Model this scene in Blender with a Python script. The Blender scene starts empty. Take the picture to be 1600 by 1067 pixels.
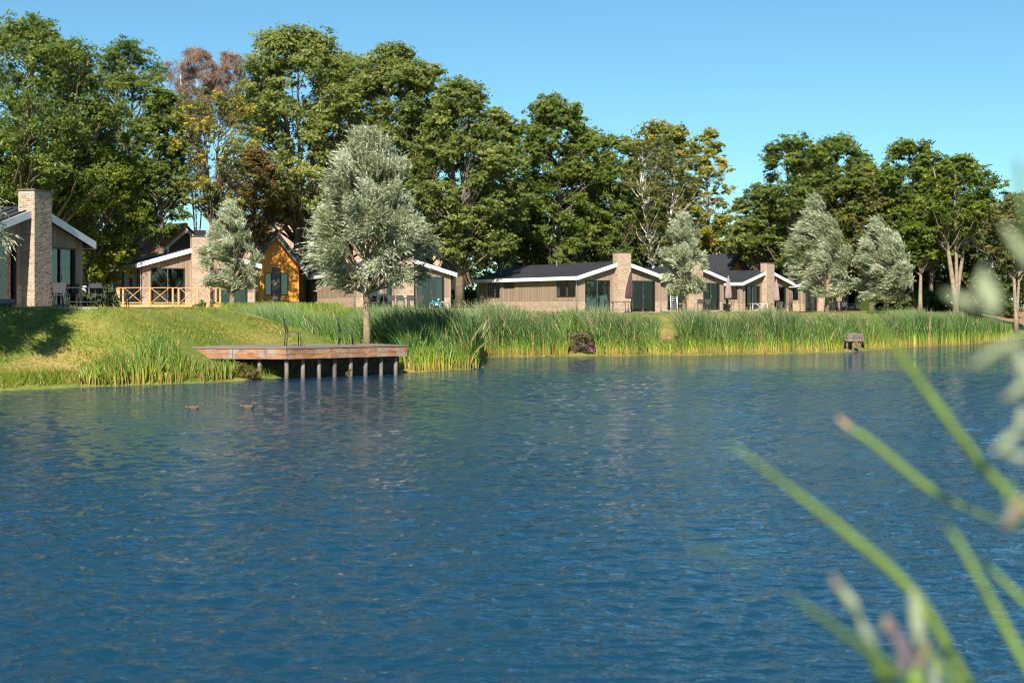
import bpy, math, random
import numpy as np
from mathutils import Vector, Matrix
R = math.radians
rng = np.random.default_rng(7)
random.seed(7)
sc = bpy.context.scene
COL = sc.collection

# ------------------------------------------------------------------ camera, sky, sun, exposure
CAMZ, FPX, HOR = 2.45, 2222.0, 480.0
cam_d = bpy.data.cameras.new('camera'); cam = bpy.data.objects.new('camera', cam_d); COL.objects.link(cam)
cam.location = (0, 0, CAMZ); cam.rotation_euler = (R(90), 0, 0)
cam_d.sensor_width = 36; cam_d.lens = 50; cam_d.shift_y = -(533.5 - HOR) / 1600
cam_d.clip_start = 0.05; cam_d.clip_end = 9000
cam_d.dof.use_dof = True; cam_d.dof.focus_distance = 78; cam_d.dof.aperture_fstop = 3.2
sc.camera = cam
SUN_AZ, SUN_EL = 10.0, 38.0            # degrees left of straight behind the camera
w = bpy.data.worlds.new('World'); sc.world = w; w.use_nodes = True
nt = w.node_tree; bg = nt.nodes['Background']
sky = nt.nodes.new('ShaderNodeTexSky'); sky.sky_type = 'NISHITA'; sky.sun_disc = False
sdir = Vector((-math.sin(R(SUN_AZ)) * math.cos(R(SUN_EL)), -math.cos(R(SUN_AZ)) * math.cos(R(SUN_EL)), math.sin(R(SUN_EL))))
sky.sun_elevation = R(SUN_EL); sky.sun_rotation = math.atan2(sdir.x, sdir.y)
sky.altitude = 0; sky.air_density = 1.0; sky.dust_density = 0.1; sky.ozone_density = 3.0
tint = nt.nodes.new('ShaderNodeMix'); tint.data_type = 'RGBA'; tint.blend_type = 'MULTIPLY'; tint.inputs[0].default_value = 1
tint.inputs[7].default_value = (.60, .935, 1.0, 1); nt.links.new(sky.outputs[0], tint.inputs[6])
nt.links.new(tint.outputs[2], bg.inputs[0]); bg.inputs[1].default_value = 0.060
sun_d = bpy.data.lights.new('sun', 'SUN'); sun = bpy.data.objects.new('sun', sun_d); COL.objects.link(sun)
sun_d.energy = 5.0; sun_d.angle = R(0.5); sun_d.color = (1.0, 0.93, 0.80)
sun.rotation_euler = (-sdir).to_track_quat('-Z', 'Y').to_euler(); sun.location = (0, -20, 60)
sc.view_settings.view_transform = 'Standard'; sc.view_settings.look = 'None'
sc.view_settings.exposure = 1.1; sc.view_settings.gamma = 1.0; sc.view_settings.use_curve_mapping = False
sc.cycles.max_bounces = 8; sc.cycles.transparent_max_bounces = 12
sc.cycles.use_denoising = True; sc.cycles.filter_width = 1.1

# ------------------------------------------------------------------ helpers
def P(px, py, d):                       # a point of the place seen at that pixel, d metres away
    return Vector(((px - 800) / FPX * d, d, CAMZ - (py - HOR) / FPX * d))

class MB:
    def __init__(s): s.v = []; s.f = []
    def poly(s, pts, faces):
        o = len(s.v); s.v += [tuple(p) for p in pts]; s.f += [tuple(i + o for i in f) for f in faces]
    def hexa(s, p):                      # 8 points: bottom 4 ccw, top 4 ccw
        s.poly(p, [(3, 2, 1, 0), (4, 5, 6, 7), (0, 1, 5, 4), (1, 2, 6, 5), (2, 3, 7, 6), (3, 0, 4, 7)])
    def box(s, x0, x1, y0, y1, z0, z1):
        s.hexa([(x0, y0, z0), (x1, y0, z0), (x1, y1, z0), (x0, y1, z0), (x0, y0, z1), (x1, y0, z1), (x1, y1, z1), (x0, y1, z1)])
    def bar(s, a, b, w, h=None, up=Vector((0, 0, 1))):   # square bar from a to b
        a = Vector(a); b = Vector(b); h = h or w
        d = (b - a).normalized()
        if abs(d.dot(up)) > .98: up = Vector((0, 1, 0))
        sx = d.cross(up).normalized() * w / 2; sy = sx.cross(d).normalized() * h / 2
        s.hexa([a - sx - sy, a + sx - sy, a + sx + sy, a - sx + sy, b - sx - sy, b + sx - sy, b + sx + sy, b - sx + sy])
    def tube(s, pts, rad, n=6, cap=True):
        pts = [Vector(p) for p in pts]
        if not hasattr(rad, '__len__'): rad = [rad] * len(pts)
        o = len(s.v); ref = Vector((0.31, 0.17, 0.93))
        for i, p in enumerate(pts):
            d = (pts[min(i + 1, len(pts) - 1)] - pts[max(i - 1, 0)]).normalized()
            if abs(d.dot(ref)) > .97: ref = Vector((1, 0.2, 0.1)).normalized()
            a = d.cross(ref).normalized(); b = d.cross(a)
            for k in range(n):
                t = 2 * math.pi * k / n
                s.v.append(tuple(p + (a * math.cos(t) + b * math.sin(t)) * rad[i]))
        for i in range(len(pts) - 1):
            for k in range(n):
                s.f.append((o + i * n + k, o + i * n + (k + 1) % n, o + (i + 1) * n + (k + 1) % n, o + (i + 1) * n + k))
        if cap:
            s.f.append(tuple(o + k for k in range(n))[::-1]); e = o + (len(pts) - 1) * n
            s.f.append(tuple(e + k for k in range(n)))
    def lathe(s, prof, c=(0, 0, 0), n=14, fold=0.0, folds=8):
        o = len(s.v)
        for (r, z) in prof:
            for k in range(n):
                t = 2 * math.pi * k / n; rr = r * (1 + fold * math.cos(t * folds))
                s.v.append((c[0] + rr * math.cos(t), c[1] + rr * math.sin(t), c[2] + z))
        m = len(prof)
        for i in range(m - 1):
            for k in range(n):
                s.f.append((o + i * n + k, o + i * n + (k + 1) % n, o + (i + 1) * n + (k + 1) % n, o + (i + 1) * n + k))
        s.f.append(tuple(o + k for k in range(n))[::-1]); s.f.append(tuple(o + (m - 1) * n + k for k in range(n)))
    def mesh(s, name, m, smooth=False):
        me = bpy.data.meshes.new(name); me.from_pydata(s.v, [], s.f); me.materials.append(m)
        if smooth: me.polygons.foreach_set('use_smooth', [True] * len(me.polygons))
        me.update(); return me
    def build(s, name, m, parent=None, smooth=False, kind=None):
        return put(name, s.mesh(name, m, smooth), parent, kind)

def put(name, me, parent=None, kind=None):
    o = bpy.data.objects.new(name, me); COL.objects.link(o)
    if parent is not None: o.parent = parent
    if kind: o['kind'] = kind
    return o
def tag(o, label=None, cat=None, group=None, kind=None):
    if label: o['label'] = label
    if cat: o['category'] = cat
    if group: o['group'] = group
    if kind: o['kind'] = kind
    return o
def thing(name, loc, rz=0.0, label=None, cat=None, group=None):
    o = bpy.data.objects.new(name, None); COL.objects.link(o); o.empty_display_size = .2
    o.location = loc; o.rotation_euler = (0, 0, rz)
    return tag(o, label, cat, group)
KIDS = {}
def copy_tree(o, parent=None):
    c = o.copy(); COL.objects.link(c)
    if parent is not None: c.parent = parent
    for ch in [q for q in list(o.children)]: copy_tree(ch, c)
    return c
def clone(o, loc, rz, label=None, group=None):
    c = copy_tree(o); c.location = loc; c.rotation_euler = (0, 0, rz)
    if label: c['label'] = label
    if group: c['group'] = group
    return c

def np_mesh(name, V, F, m, attrs=None, smooth=False):   # V (n,3), F (k,3|4) arrays
    me = bpy.data.meshes.new(name)
    me.vertices.add(len(V)); me.vertices.foreach_set('co', np.ascontiguousarray(V, dtype=np.float32).ravel())
    if not isinstance(F, list): F = [F]
    nl = sum(f.size for f in F); npoly = sum(len(f) for f in F)
    me.loops.add(nl); me.polygons.add(npoly)
    me.loops.foreach_set('vertex_index', np.concatenate([f.ravel() for f in F]).astype(np.int32))
    tot = np.concatenate([np.full(len(f), f.shape[1]) for f in F]).astype(np.int32)
    st = np.concatenate([[0], np.cumsum(tot)[:-1]]).astype(np.int32)
    me.polygons.foreach_set('loop_start', st)
    if smooth: me.polygons.foreach_set('use_smooth', np.ones(npoly, dtype=bool))
    me.materials.append(m)
    for k, a in (attrs or {}).items():
        at = me.attributes.new(k, 'FLOAT', 'POINT'); at.data.foreach_set('value', np.ascontiguousarray(a, dtype=np.float32))
    me.update(calc_edges=True); me.validate(); return me

# ------------------------------------------------------------------ materials
def new_mat(name):
    m = bpy.data.materials.new(name); m.use_nodes = True
    return m, m.node_tree, m.node_tree.nodes['Principled BSDF']
def L(nt, a, b): nt.links.new(a, b)
def ramp(nt, stops, inp):
    r = nt.nodes.new('ShaderNodeValToRGB'); e = r.color_ramp.elements
    while len(e) > 1: e.remove(e[0])
    e[0].position = stops[0][0]; e[0].color = (*stops[0][1], 1)
    for p, c in stops[1:]:
        q = e.new(p); q.color = (*c, 1)
    L(nt, inp, r.inputs[0]); return r.outputs[0]
def noise(nt, scale, detail=4, vec=None, rough=.55, kind='Object'):
    n = nt.nodes.new('ShaderNodeTexNoise'); n.inputs['Scale'].default_value = scale; n.inputs['Detail'].default_value = detail
    n.inputs['Roughness'].default_value = rough
    if vec is None:
        tc = nt.nodes.new('ShaderNodeTexCoord'); vec = tc.outputs[kind]
    L(nt, vec, n.inputs['Vector']); return n.outputs['Fac']
def mapping(nt, scale, kind='Object', rot=(0, 0, 0)):
    tc = nt.nodes.new('ShaderNodeTexCoord'); mp = nt.nodes.new('ShaderNodeMapping')
    mp.inputs['Scale'].default_value = scale; mp.inputs['Rotation'].default_value = rot
    L(nt, tc.outputs[kind], mp.inputs['Vector']); return mp.outputs['Vector']
def mixc(nt, f, a, b, mode='MIX'):
    m = nt.nodes.new('ShaderNodeMix'); m.data_type = 'RGBA'; m.blend_type = mode
    for s, x in ((m.inputs[0], f), (m.inputs[6], a), (m.inputs[7], b)):
        if hasattr(x, 'is_linked') or hasattr(x, 'node'): L(nt, x, s)
        elif isinstance(x, (int, float)): s.default_value = x
        else: s.default_value = (*x, 1)
    return m.outputs[2]
def island(nt):
    g = nt.nodes.new('ShaderNodeNewGeometry'); return g.outputs['Random Per Island']
def bump(nt, bs, h, strength=.3, dist=.02):
    b = nt.nodes.new('ShaderNodeBump'); b.inputs['Strength'].default_value = strength; b.inputs['Distance'].default_value = dist
    L(nt, h, b.inputs['Height']); L(nt, b.outputs[0], bs.inputs['Normal'])
def plain(name, c, rough=.6, metal=0.0, var=.18, scale=6, bmp=0.0):
    m, nt, bs = new_mat(name)
    n = noise(nt, scale, 5)
    d = tuple(x * (1 - var) for x in c); u = tuple(min(1, x * (1 + var)) for x in c)
    L(nt, ramp(nt, [(.3, d), (.7, u)], n), bs.inputs['Base Color'])
    bs.inputs['Roughness'].default_value = rough; bs.inputs['Metallic'].default_value = metal
    if bmp: bump(nt, bs, n, bmp)
    return m
def islandmat(name, stops, rough=.7, grain=None, gvar=.25, bmp=.0):
    m, nt, bs = new_mat(name)
    c = ramp(nt, stops, island(nt))
    n = noise(nt, 1.0 if grain else 9, 6, mapping(nt, grain) if grain else None, .65)
    c = mixc(nt, 1.0, c, ramp(nt, [(.25, (1 - gvar,) * 3), (.75, (1 + gvar * .4,) * 3)], n), 'MULTIPLY')
    L(nt, c, bs.inputs['Base Color']); bs.inputs['Roughness'].default_value = rough
    if bmp: bump(nt, bs, n, bmp)
    return m
def leafmat(name, stops, trans=.35, rough=.45, attr='tint', spec=.3):
    m, nt, bs = new_mat(name)
    a = nt.nodes.new('ShaderNodeAttribute'); a.attribute_name = attr
    c = ramp(nt, stops, a.outputs['Fac'])
    L(nt, c, bs.inputs['Base Color']); bs.inputs['Roughness'].default_value = rough
    bs.inputs['Specular IOR Level'].default_value = spec
    t = nt.nodes.new('ShaderNodeBsdfTranslucent'); L(nt, mixc(nt, 1.0, c, (1.25, 1.25, .7), 'MULTIPLY'), t.inputs[0])
    mx = nt.nodes.new('ShaderNodeMixShader'); mx.inputs[0].default_value = trans
    L(nt, bs.outputs[0], mx.inputs[1]); L(nt, t.outputs[0], mx.inputs[2])
    L(nt, mx.outputs[0], nt.nodes['Material Output'].inputs[0])
    return m

M = {}
M['clad'] = islandmat('timber_cladding', [(0, (.225, .158, .110)), (.5, (.275, .196, .138)), (1, (.32, .234, .168))], .75, (9, 9, .8), .22, .1)
M['clad_back'] = plain('timber_shadow_gap', (.06, .042, .03), .9)
M['brick'] = islandmat('beige_brick', [(0, (.30, .20, .14)), (.1, (.40, .28, .20)), (.4, (.46, .34, .245)), (.75, (.52, .39, .28)), (1, (.40, .31, .25))], .85, None, .25, .3)
M['mortar'] = plain('mortar', (.42, .34, .27), .9)
M['roof'] = plain('roof_metal', (.032, .034, .037), .42, 0, .25, 1.3)
M['white'] = plain('white_trim', (.70, .70, .68), .5, 0, .12, 1.6)
M['frame'] = plain('dark_frame', (.022, .018, .019), .4)
M['grey'] = plain('zinc_grey', (.36, .37, .37), .45, .3)
M['rail'] = plain('fitting_grey', (.4, .4, .4), .3, .8)
M['interior'] = plain('interior_wall', (.30, .28, .25), .9)
M['interior_dark'] = plain('interior_floor', (.12, .08, .05), .7)
M['curt_grey'] = plain('curtain_grey', (.25, .25, .24), .9, 0, .15, 8)
M['curt_beige'] = plain('curtain_beige', (.42, .36, .30), .9, 0, .15, 8)
M['curt_blue'] = plain('curtain_pale', (.55, .62, .64), .9, 0, .12, 8)
M['blind'] = plain('roller_blind', (.7, .7, .68), .8)
M['black'] = plain('charcoal_plastic', (.018, .018, .021), .5)
M['sling'] = plain('sling_fabric', (.045, .045, .05), .8)
M['whiteplast'] = plain('white_plastic', (.75, .75, .74), .4)
M['paving'] = plain('paving_stone', (.30, .28, .26), .85, 0, .2, 4)
M['orange_wood'] = islandmat('orange_softwood', [(0, (.52, .22, .07)), (.6, (.60, .28, .10)), (1, (.66, .40, .19))], .6, (3, 3, 14), .25)
M['orange_clad'] = islandmat('orange_cladding', [(0, (.55, .19, .012)), (1, (.66, .25, .02))], .55, (8, 8, .7), .12)
M['thatch'] = islandmat('rusty_roof_tile', [(0, (.17, .085, .05)), (.5, (.24, .12, .07)), (1, (.30, .16, .10))], .9, (1.5, 1.5, 7), .4)
M['pinkroof'] = islandmat('pale_clay_tile', [(0, (.33, .20, .15)), (1, (.42, .27, .20))], .9, None, .3)
M['darkroof'] = plain('dark_slate_roof', (.03, .032, .036), .6, 0, .2, 5)
M['cream'] = plain('cream_soffit', (.55, .44, .36), .7)
M['brownwall'] = plain('brown_wall', (.12, .085, .07), .8)
M['panel'] = plain('taupe_panel', (.11, .085, .085), .7)
M['bark'] = plain('bark_brown', (.13, .098, .066), .9, 0, .45, 5, .6)
M['bark_pale'] = plain('bark_pale', (.22, .175, .122), .9, 0, .3, 4, .5)
m, nt, bs = new_mat('birch_bark'); M['birch'] = m
L(nt, ramp(nt, [(.36, (.05, .04, .035)), (.46, (.62, .58, .52)), (1, (.72, .69, .64))], noise(nt, 1, 4, mapping(nt, (2, 2, 7)))), bs.inputs['Base Color']); bs.inputs['Roughness'].default_value = .8
M['willow_bark'] = plain('willow_bark', (.19, .15, .085), .9, 0, .4, 9, .7)
# weathered dock wood
m, nt, bs = new_mat('dock_beam'); M['dock'] = m
n1 = noise(nt, 1, 6, mapping(nt, (2.2, 2.2, 9)), .7); n2 = noise(nt, 2.3, 5, None, .6)
c = ramp(nt, [(.3, (.10, .058, .036)), (.5, (.22, .105, .055)), (.62, (.36, .17, .075)), (.8, (.33, .25, .19))], n1)
c = mixc(nt, ramp(nt, [(.5, (0, 0, 0)), (.62, (1, 1, 1))], n2), c, (.25, .20, .16)); L(nt, c, bs.inputs['Base Color'])
bs.inputs['Roughness'].default_value = .8; bump(nt, bs, n1, .4, .01)
M['deck'] = islandmat('deck_board', [(0, (.13, .10, .085)), (1, (.20, .155, .13))], .8, (1, 8, 8), .3)
m, nt, bs = new_mat('dock_pile'); M['pile'] = m
n1 = noise(nt, 1, 5, mapping(nt, (9, 9, 1.6)), .6)
L(nt, ramp(nt, [(.3, (.06, .05, .042)), (.7, (.20, .165, .14))], n1), bs.inputs['Base Color']); bs.inputs['Roughness'].default_value = .85
# glass
m, nt, bs = new_mat('window_glass'); M['glass'] = m
tr = nt.nodes.new('ShaderNodeBsdfTransparent'); tr.inputs[0].default_value = (.80, .86, .87, 1)
gl = nt.nodes.new('ShaderNodeBsdfGlossy'); gl.inputs['Roughness'].default_value = .01; gl.inputs[0].default_value = (.95, .98, 1, 1)
fr = nt.nodes.new('ShaderNodeFresnel'); fr.inputs[0].default_value = 1.75
mx = nt.nodes.new('ShaderNodeMixShader'); L(nt, fr.outputs[0], mx.inputs[0]); L(nt, tr.outputs[0], mx.inputs[1]); L(nt, gl.outputs[0], mx.inputs[2])
L(nt, mx.outputs[0], nt.nodes['Material Output'].inputs[0])
# ground
m, nt, bs = new_mat('grass_ground'); M['ground'] = m
n1 = noise(nt, .35, 5, None, .6); n2 = noise(nt, 7, 5, None, .7); n3 = noise(nt, .08, 3)
c = ramp(nt, [(.38, (.09, .135, .014)), (.52, (.15, .17, .022)), (.62, (.25, .19, .05)), (.74, (.30, .21, .085))], n1)
c = mixc(nt, 1.0, c, ramp(nt, [(.3, (.55, .6, .5)), (.7, (1.25, 1.2, 1.1))], n2), 'MULTIPLY')
so_ = nt.nodes.new('ShaderNodeAttribute'); so_.attribute_name = 'soil'
c = mixc(nt, so_.outputs['Fac'], c, ramp(nt, [(.35, (.17, .10, .055)), (.65, (.30, .19, .10))], n2))
L(nt, c, bs.inputs['Base Color']); bs.inputs['Roughness'].default_value = .95; bump(nt, bs, n2, .6, .06)
# water
m, nt, bs = new_mat('lake_water'); M['water'] = m
bs.inputs['Base Color'].default_value = (.005, .032, .060, 1); bs.inputs['Roughness'].default_value = .035
bs.inputs['IOR'].default_value = 1.333
WIND = R(-14)
va = mapping(nt, (.55, 1.5, 1), 'Object', (0, 0, WIND)); vb = mapping(nt, (2.2, 5.2, 1), 'Object', (0, 0, WIND + .25)); vc = mapping(nt, (7, 15, 1), 'Object', (0, 0, WIND - .2))
na = noise(nt, 1, 3, va, .5); nb = noise(nt, 1, 3, vb, .55); ncn = noise(nt, 1, 3, vc, .55)
gust = noise(nt, 1, 3, mapping(nt, (.03, .09, 1), 'Object', (0, 0, .1)), .5)
def mth(op, a, b=None):
    x = nt.nodes.new('ShaderNodeMath'); x.operation = op
    for i, q in enumerate((a, b)):
        if q is None: continue
        if isinstance(q, (int, float)): x.inputs[i].default_value = q
        else: L(nt, q, x.inputs[i])
    return x.outputs[0]
hgt = mth('ADD', mth('ADD', mth('MULTIPLY', na, .02), mth('MULTIPLY', nb, .055)), mth('MULTIPLY', ncn, .02))
g2 = nt.nodes.new('ShaderNodeMapRange'); g2.inputs[1].default_value = .35; g2.inputs[2].default_value = .65; g2.inputs[3].default_value = .55; g2.inputs[4].default_value = 1.1
L(nt, gust, g2.inputs[0]); hgt = mth('MULTIPLY', hgt, g2.outputs[0])
b = nt.nodes.new('ShaderNodeBump'); b.inputs['Strength'].default_value = 1.0; b.inputs['Distance'].default_value = 1.0
L(nt, hgt, b.inputs['Height']); L(nt, b.outputs[0], bs.inputs['Normal'])
# foliage
def G(*c): return c
M['oak'] = leafmat('oak_leaf', [(0, (.055, .092, .015)), (.45, (.112, .158, .024)), (.8, (.185, .225, .036)), (1, (.27, .28, .045))], .48)
M['poplar'] = leafmat('poplar_leaf', [(0, (.078, .115, .026)), (.4, (.152, .188, .041)), (.8, (.245, .27, .062)), (1, (.33, .33, .10))], .48)
M['maple'] = leafmat('maple_leaf', [(0, (.05, .09, .010)), (.5, (.12, .165, .014)), (.85, (.21, .24, .02)), (1, (.29, .29, .03))], .42)
M['yellow'] = leafmat('yellowing_leaf', [(0, (0.048, 0.072, 0.018)), (.45, (0.102, 0.126, 0.026)), (.62, (0.360, 0.276, 0.024)), (1, (0.550, 0.432, 0.024))])
M['airy'] = leafmat('aspen_leaf', [(0, (.10, .125, .02)), (.5, (.21, .22, .035)), (.85, (.36, .31, .035)), (1, (.48, .36, .035))], .48)
M['brown'] = leafmat('rusty_leaf', [(0, (0.060, 0.054, 0.014)), (.5, (0.132, 0.090, 0.022)), (1, (0.228, 0.126, 0.036))])
M['twig'] = leafmat('bare_twig', [(0, (.13, .075, .05)), (1, (.26, .17, .12))], .1)
M['birchleaf'] = leafmat('birch_leaf', [(0, (.06, .075, .018)), (.5, (.115, .122, .028)), (1, (.22, .19, .045))], .42)
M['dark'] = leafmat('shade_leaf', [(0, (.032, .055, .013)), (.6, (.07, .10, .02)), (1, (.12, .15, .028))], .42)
M['willow'] = leafmat('white_willow_leaf', [(0, (.075, .09, .026)), (.35, (.165, .195, .085)), (.7, (.34, .37, .24)), (1, (.56, .59, .47))], .28)
M['shrub'] = leafmat('shrub_leaf', [(0, (.03, .055, .01)), (.6, (.07, .11, .015)), (1, (.14, .17, .03))])
M['purple'] = leafmat('purple_flower_bush', [(0, (.06, .075, .02)), (.4, (.12, .11, .04)), (.52, (.15, .09, .07)), (.62, (.20, .06, .17)), (1, (.34, .12, .33))])
M['redshrub'] = leafmat('reddish_shrub', [(0, (.05, .06, .015)), (.5, (.12, .10, .02)), (.75, (.17, .07, .03)), (1, (.22, .09, .045))])
m, nt, bs = new_mat('reed_blade'); M['reed'] = m
ah = nt.nodes.new('ShaderNodeAttribute'); ah.attribute_name = 'along'; at = nt.nodes.new('ShaderNodeAttribute'); at.attribute_name = 'tint'
green = ramp(nt, [(0, (.25, .19, .05)), (.10, (.27, .26, .04)), (.22, (.19, .26, .03)), (.42, (.095, .185, .033)), (.8, (.10, .175, .05)), (1, (.22, .27, .12))], ah.outputs['Fac'])
dry = ramp(nt, [(0, (.38, .20, .05)), (.5, (.36, .25, .11)), (1, (.40, .31, .19))], ah.outputs['Fac'])
c = mixc(nt, ramp(nt, [(.84, (0, 0, 0)), (.93, (1, 1, 1))], at.outputs['Fac']), green, dry)
c = mixc(nt, 1.0, c, ramp(nt, [(0, (.5, .58, .6)), (.45, (.9, .95, .9)), (.8, (1.5, 1.4, 1.1)), (1, (1, 1, 1))], at.outputs['Fac']), 'MULTIPLY')
L(nt, c, bs.inputs['Base Color']); bs.inputs['Roughness'].default_value = .5
t = nt.nodes.new('ShaderNodeBsdfTranslucent'); L(nt, c, t.inputs[0]); mx = nt.nodes.new('ShaderNodeMixShader'); mx.inputs[0].default_value = .3
L(nt, bs.outputs[0], mx.inputs[1]); L(nt, t.outputs[0], mx.inputs[2]); L(nt, mx.outputs[0], nt.nodes['Material Output'].inputs[0])
M['lawnblade'] = leafmat('lawn_blade', [(0, (.085, .145, .012)), (.45, (.16, .21, .016)), (.72, (.27, .25, .035)), (1, (.40, .28, .09))], .3)

# ------------------------------------------------------------------ terrain and water
SH = np.array([(-400, 20), (-60, 36), (-30, 40.2), (-15.1, 41.9), (-12.9, 44.2), (-9.8, 46.6), (-8.6, 48.6), (-7.6, 50.6), (-5.4, 52.6), (-4.2, 53.6), (-3.2, 54.6),
               (-1.6, 56.4), (-1.35, 60), (-1.3, 70.4), (3.2, 71.6), (8.5, 72.6), (13.4, 74.6), (18.2, 77.8), (23.3, 86.4), (29.6, 94), (37.5, 106.7), (45, 122), (70, 150), (400, 260)], float)
def shore_y(x): return np.interp(x, SH[:, 0], SH[:, 1])
def shore_s(x, y):
    x = np.asarray(x, float); y = np.asarray(y, float); best = np.full(x.shape, 1e9)
    for a, b_ in zip(SH[:-1], SH[1:]):
        d = b_ - a; t = np.clip(((x - a[0]) * d[0] + (y - a[1]) * d[1]) / (d @ d), 0, 1)
        best = np.minimum(best, np.hypot(x - a[0] - t * d[0], y - a[1] - t * d[1]))
    return best * np.where(y > shore_y(x), 1, -1)
def sst(a, b_, x):
    t = np.clip((x - a) / (b_ - a), 0, 1); return t * t * (3 - 2 * t)
def tz(x, y):
    x = np.asarray(x, float); y = np.asarray(y, float)
    s = shore_s(x, y)
    top = 2.42 - .36 * sst(-9, 6, x)
    wd = np.interp(x, [-13, -9, -6], [6.2, 8.5, 10.0])
    f = np.clip(s / wd, 0, 1); f = f * .65 + .35 * sst(0, 1, f)
    z = .12 + (top - .12) * f
    cap = np.interp(x, [-14, -11.6, -9, -6.2, -4.5, -3], [2.45, 2.28, 1.72, 1.12, .85, .6])
    wc = 1 - sst(57, 63, y)
    z = z * (1 - wc) + np.minimum(z, cap) * wc
    a = np.array([-3.0, 59.5]); b_ = np.array([-16.0, 72.0]); d = b_ - a
    t = np.clip(((x - a[0]) * d[0] + (y - a[1]) * d[1]) / (d @ d), 0, 1)
    q = np.hypot(x - a[0] - t * d[0], y - a[1] - t * d[1])
    fi = np.exp(-(q / 4.2) ** 4); z = z * (1 - fi) + .35 * fi
    hx, hy = x + 17.6, y - 52.0; ca, sa = math.cos(R(76)), math.sin(R(76))
    lx, ly = hx * ca + hy * sa, -hx * sa + hy * ca
    q = np.hypot(np.maximum(np.abs(lx - .9) - 3.6, 0), np.maximum(np.abs(ly + 1.0) - 3.5, 0))
    z = np.where(s > 0, np.maximum(z, np.minimum(2.40 - q * .40 - .04 * q * q, np.maximum(s, 0) * .6 + .1)), z)
    under = np.where(s < 0, np.maximum(.12 + s * .5, -1.2), 0)
    z = np.where(s < 0, under, z)
    nb_ = np.clip((2.6 - y) / 3.0, 0, 1); z = np.where(y < 4, -1.2 + 2.1 * nb_, z)
    return z
def tz1(x, y): return float(tz(np.array([x]), np.array([y]))[0])
gx = np.concatenate([[-3000, -1500, -700, -350, -200, -130, -90, -70], np.arange(-56, 62, .55), [64, 70, 80, 95, 120, 170, 260, 450, 900, 1800, 3000]])
gy = np.concatenate([[-400, -150, -60, -25, -12], np.arange(-6, 4.1, 1.0), [6, 14, 24, 30], np.arange(34, 130, .55), np.arange(131, 165, 2.5), [180, 210, 260, 350, 500, 900, 1800, 4000]])
X, Y = np.meshgrid(gx, gy); Z = tz(X.ravel(), Y.ravel()).reshape(X.shape)
Z = Z + np.where(shore_s(X.ravel(), Y.ravel()).reshape(X.shape) > 1, .05 * np.sin(X * 1.7 + Y * .6) * np.sin(Y * 1.3 - X * .4), 0)
V = np.stack([X.ravel(), Y.ravel(), Z.ravel()], 1); nx, ny = len(gx), len(gy)
i = (np.arange(ny - 1)[:, None] * nx + np.arange(nx - 1)[None]).ravel()
F = np.stack([i, i + 1, i + nx + 1, i + nx], 1)
soil = sst(25, 34, X.ravel()) * sst(2.5, 5, shore_s(X.ravel(), Y.ravel()))
o = put('ground', np_mesh('ground', V, F, M['ground'], {'soil': soil}, smooth=True), kind='structure'); tag(o, 'grassy ground with dry patches sloping down to the lake', 'ground')
def lake():
    ys = [3.4]
    while ys[-1] < 122: ys.append(ys[-1] * (1.03 if ys[-1] < 8.3 or ys[-1] > 88 else 1.0034))
    ys = np.array(ys); us = np.arange(-.46, .4601, .0027)
    Yg = np.repeat(ys[:, None], len(us), 1); Xg = ys[:, None] * us[None]
    dy = ys * .0034; wr = np.random.default_rng(3); Zg = np.zeros_like(Xg); K = 64
    gust = .70 + .36 * np.sin(Xg * .11 + 1.7 * np.sin(Yg * .06) + .5) * np.sin(Yg * .16 + Xg * .035 + 1.2 * np.sin(Xg * .07))
    for i_ in range(K):
        lam = .09 * (.72 / .09) ** (i_ / (K - 1)); lam *= wr.uniform(.9, 1.1)
        a_ = R(-98 + 22) + wr.normal(0, .55); kx, ky = 2 * math.pi / lam * math.cos(a_), 2 * math.pi / lam * math.sin(a_)
        sl = .048 * (1.0 if lam < .45 else .8)                    # slope of this wave
        att = np.clip(lam / (2.4 * dy) - .6, 0, 1)[:, None]
        grp = .6 + .4 * np.sin(Xg * wr.uniform(.15, .5) + Yg * wr.uniform(.2, .6) + wr.uniform(0, 6.3))
        Zg += att * grp * sl * lam / (2 * math.pi) * np.sin(Xg * kx + Yg * ky + wr.uniform(0, 6.3) + .8 * np.sin(Xg * .7 + i_))
    Zg *= gust
    nx_, ny_ = len(us), len(ys); i0 = (np.arange(ny_ - 1)[:, None] * nx_ + np.arange(nx_ - 1)[None]).ravel()
    F_ = np.stack([i0, i0 + 1, i0 + nx_ + 1, i0 + nx_], 1); V_ = np.stack([Xg.ravel(), Yg.ravel(), Zg.ravel()], 1)
    e = len(V_); Vo = np.array([(-900, 1, -.12), (900, 1, -.12), (900, 400, -.12), (-900, 400, -.12)], float)
    return np_mesh('water', np.concatenate([V_, Vo]), np.concatenate([F_, [[e, e + 1, e + 2, e + 3]]]), M['water'], smooth=True)
o = put('water', lake(), kind='structure'); tag(o, 'rippled blue lake water in front of the holiday houses', 'water')

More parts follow.
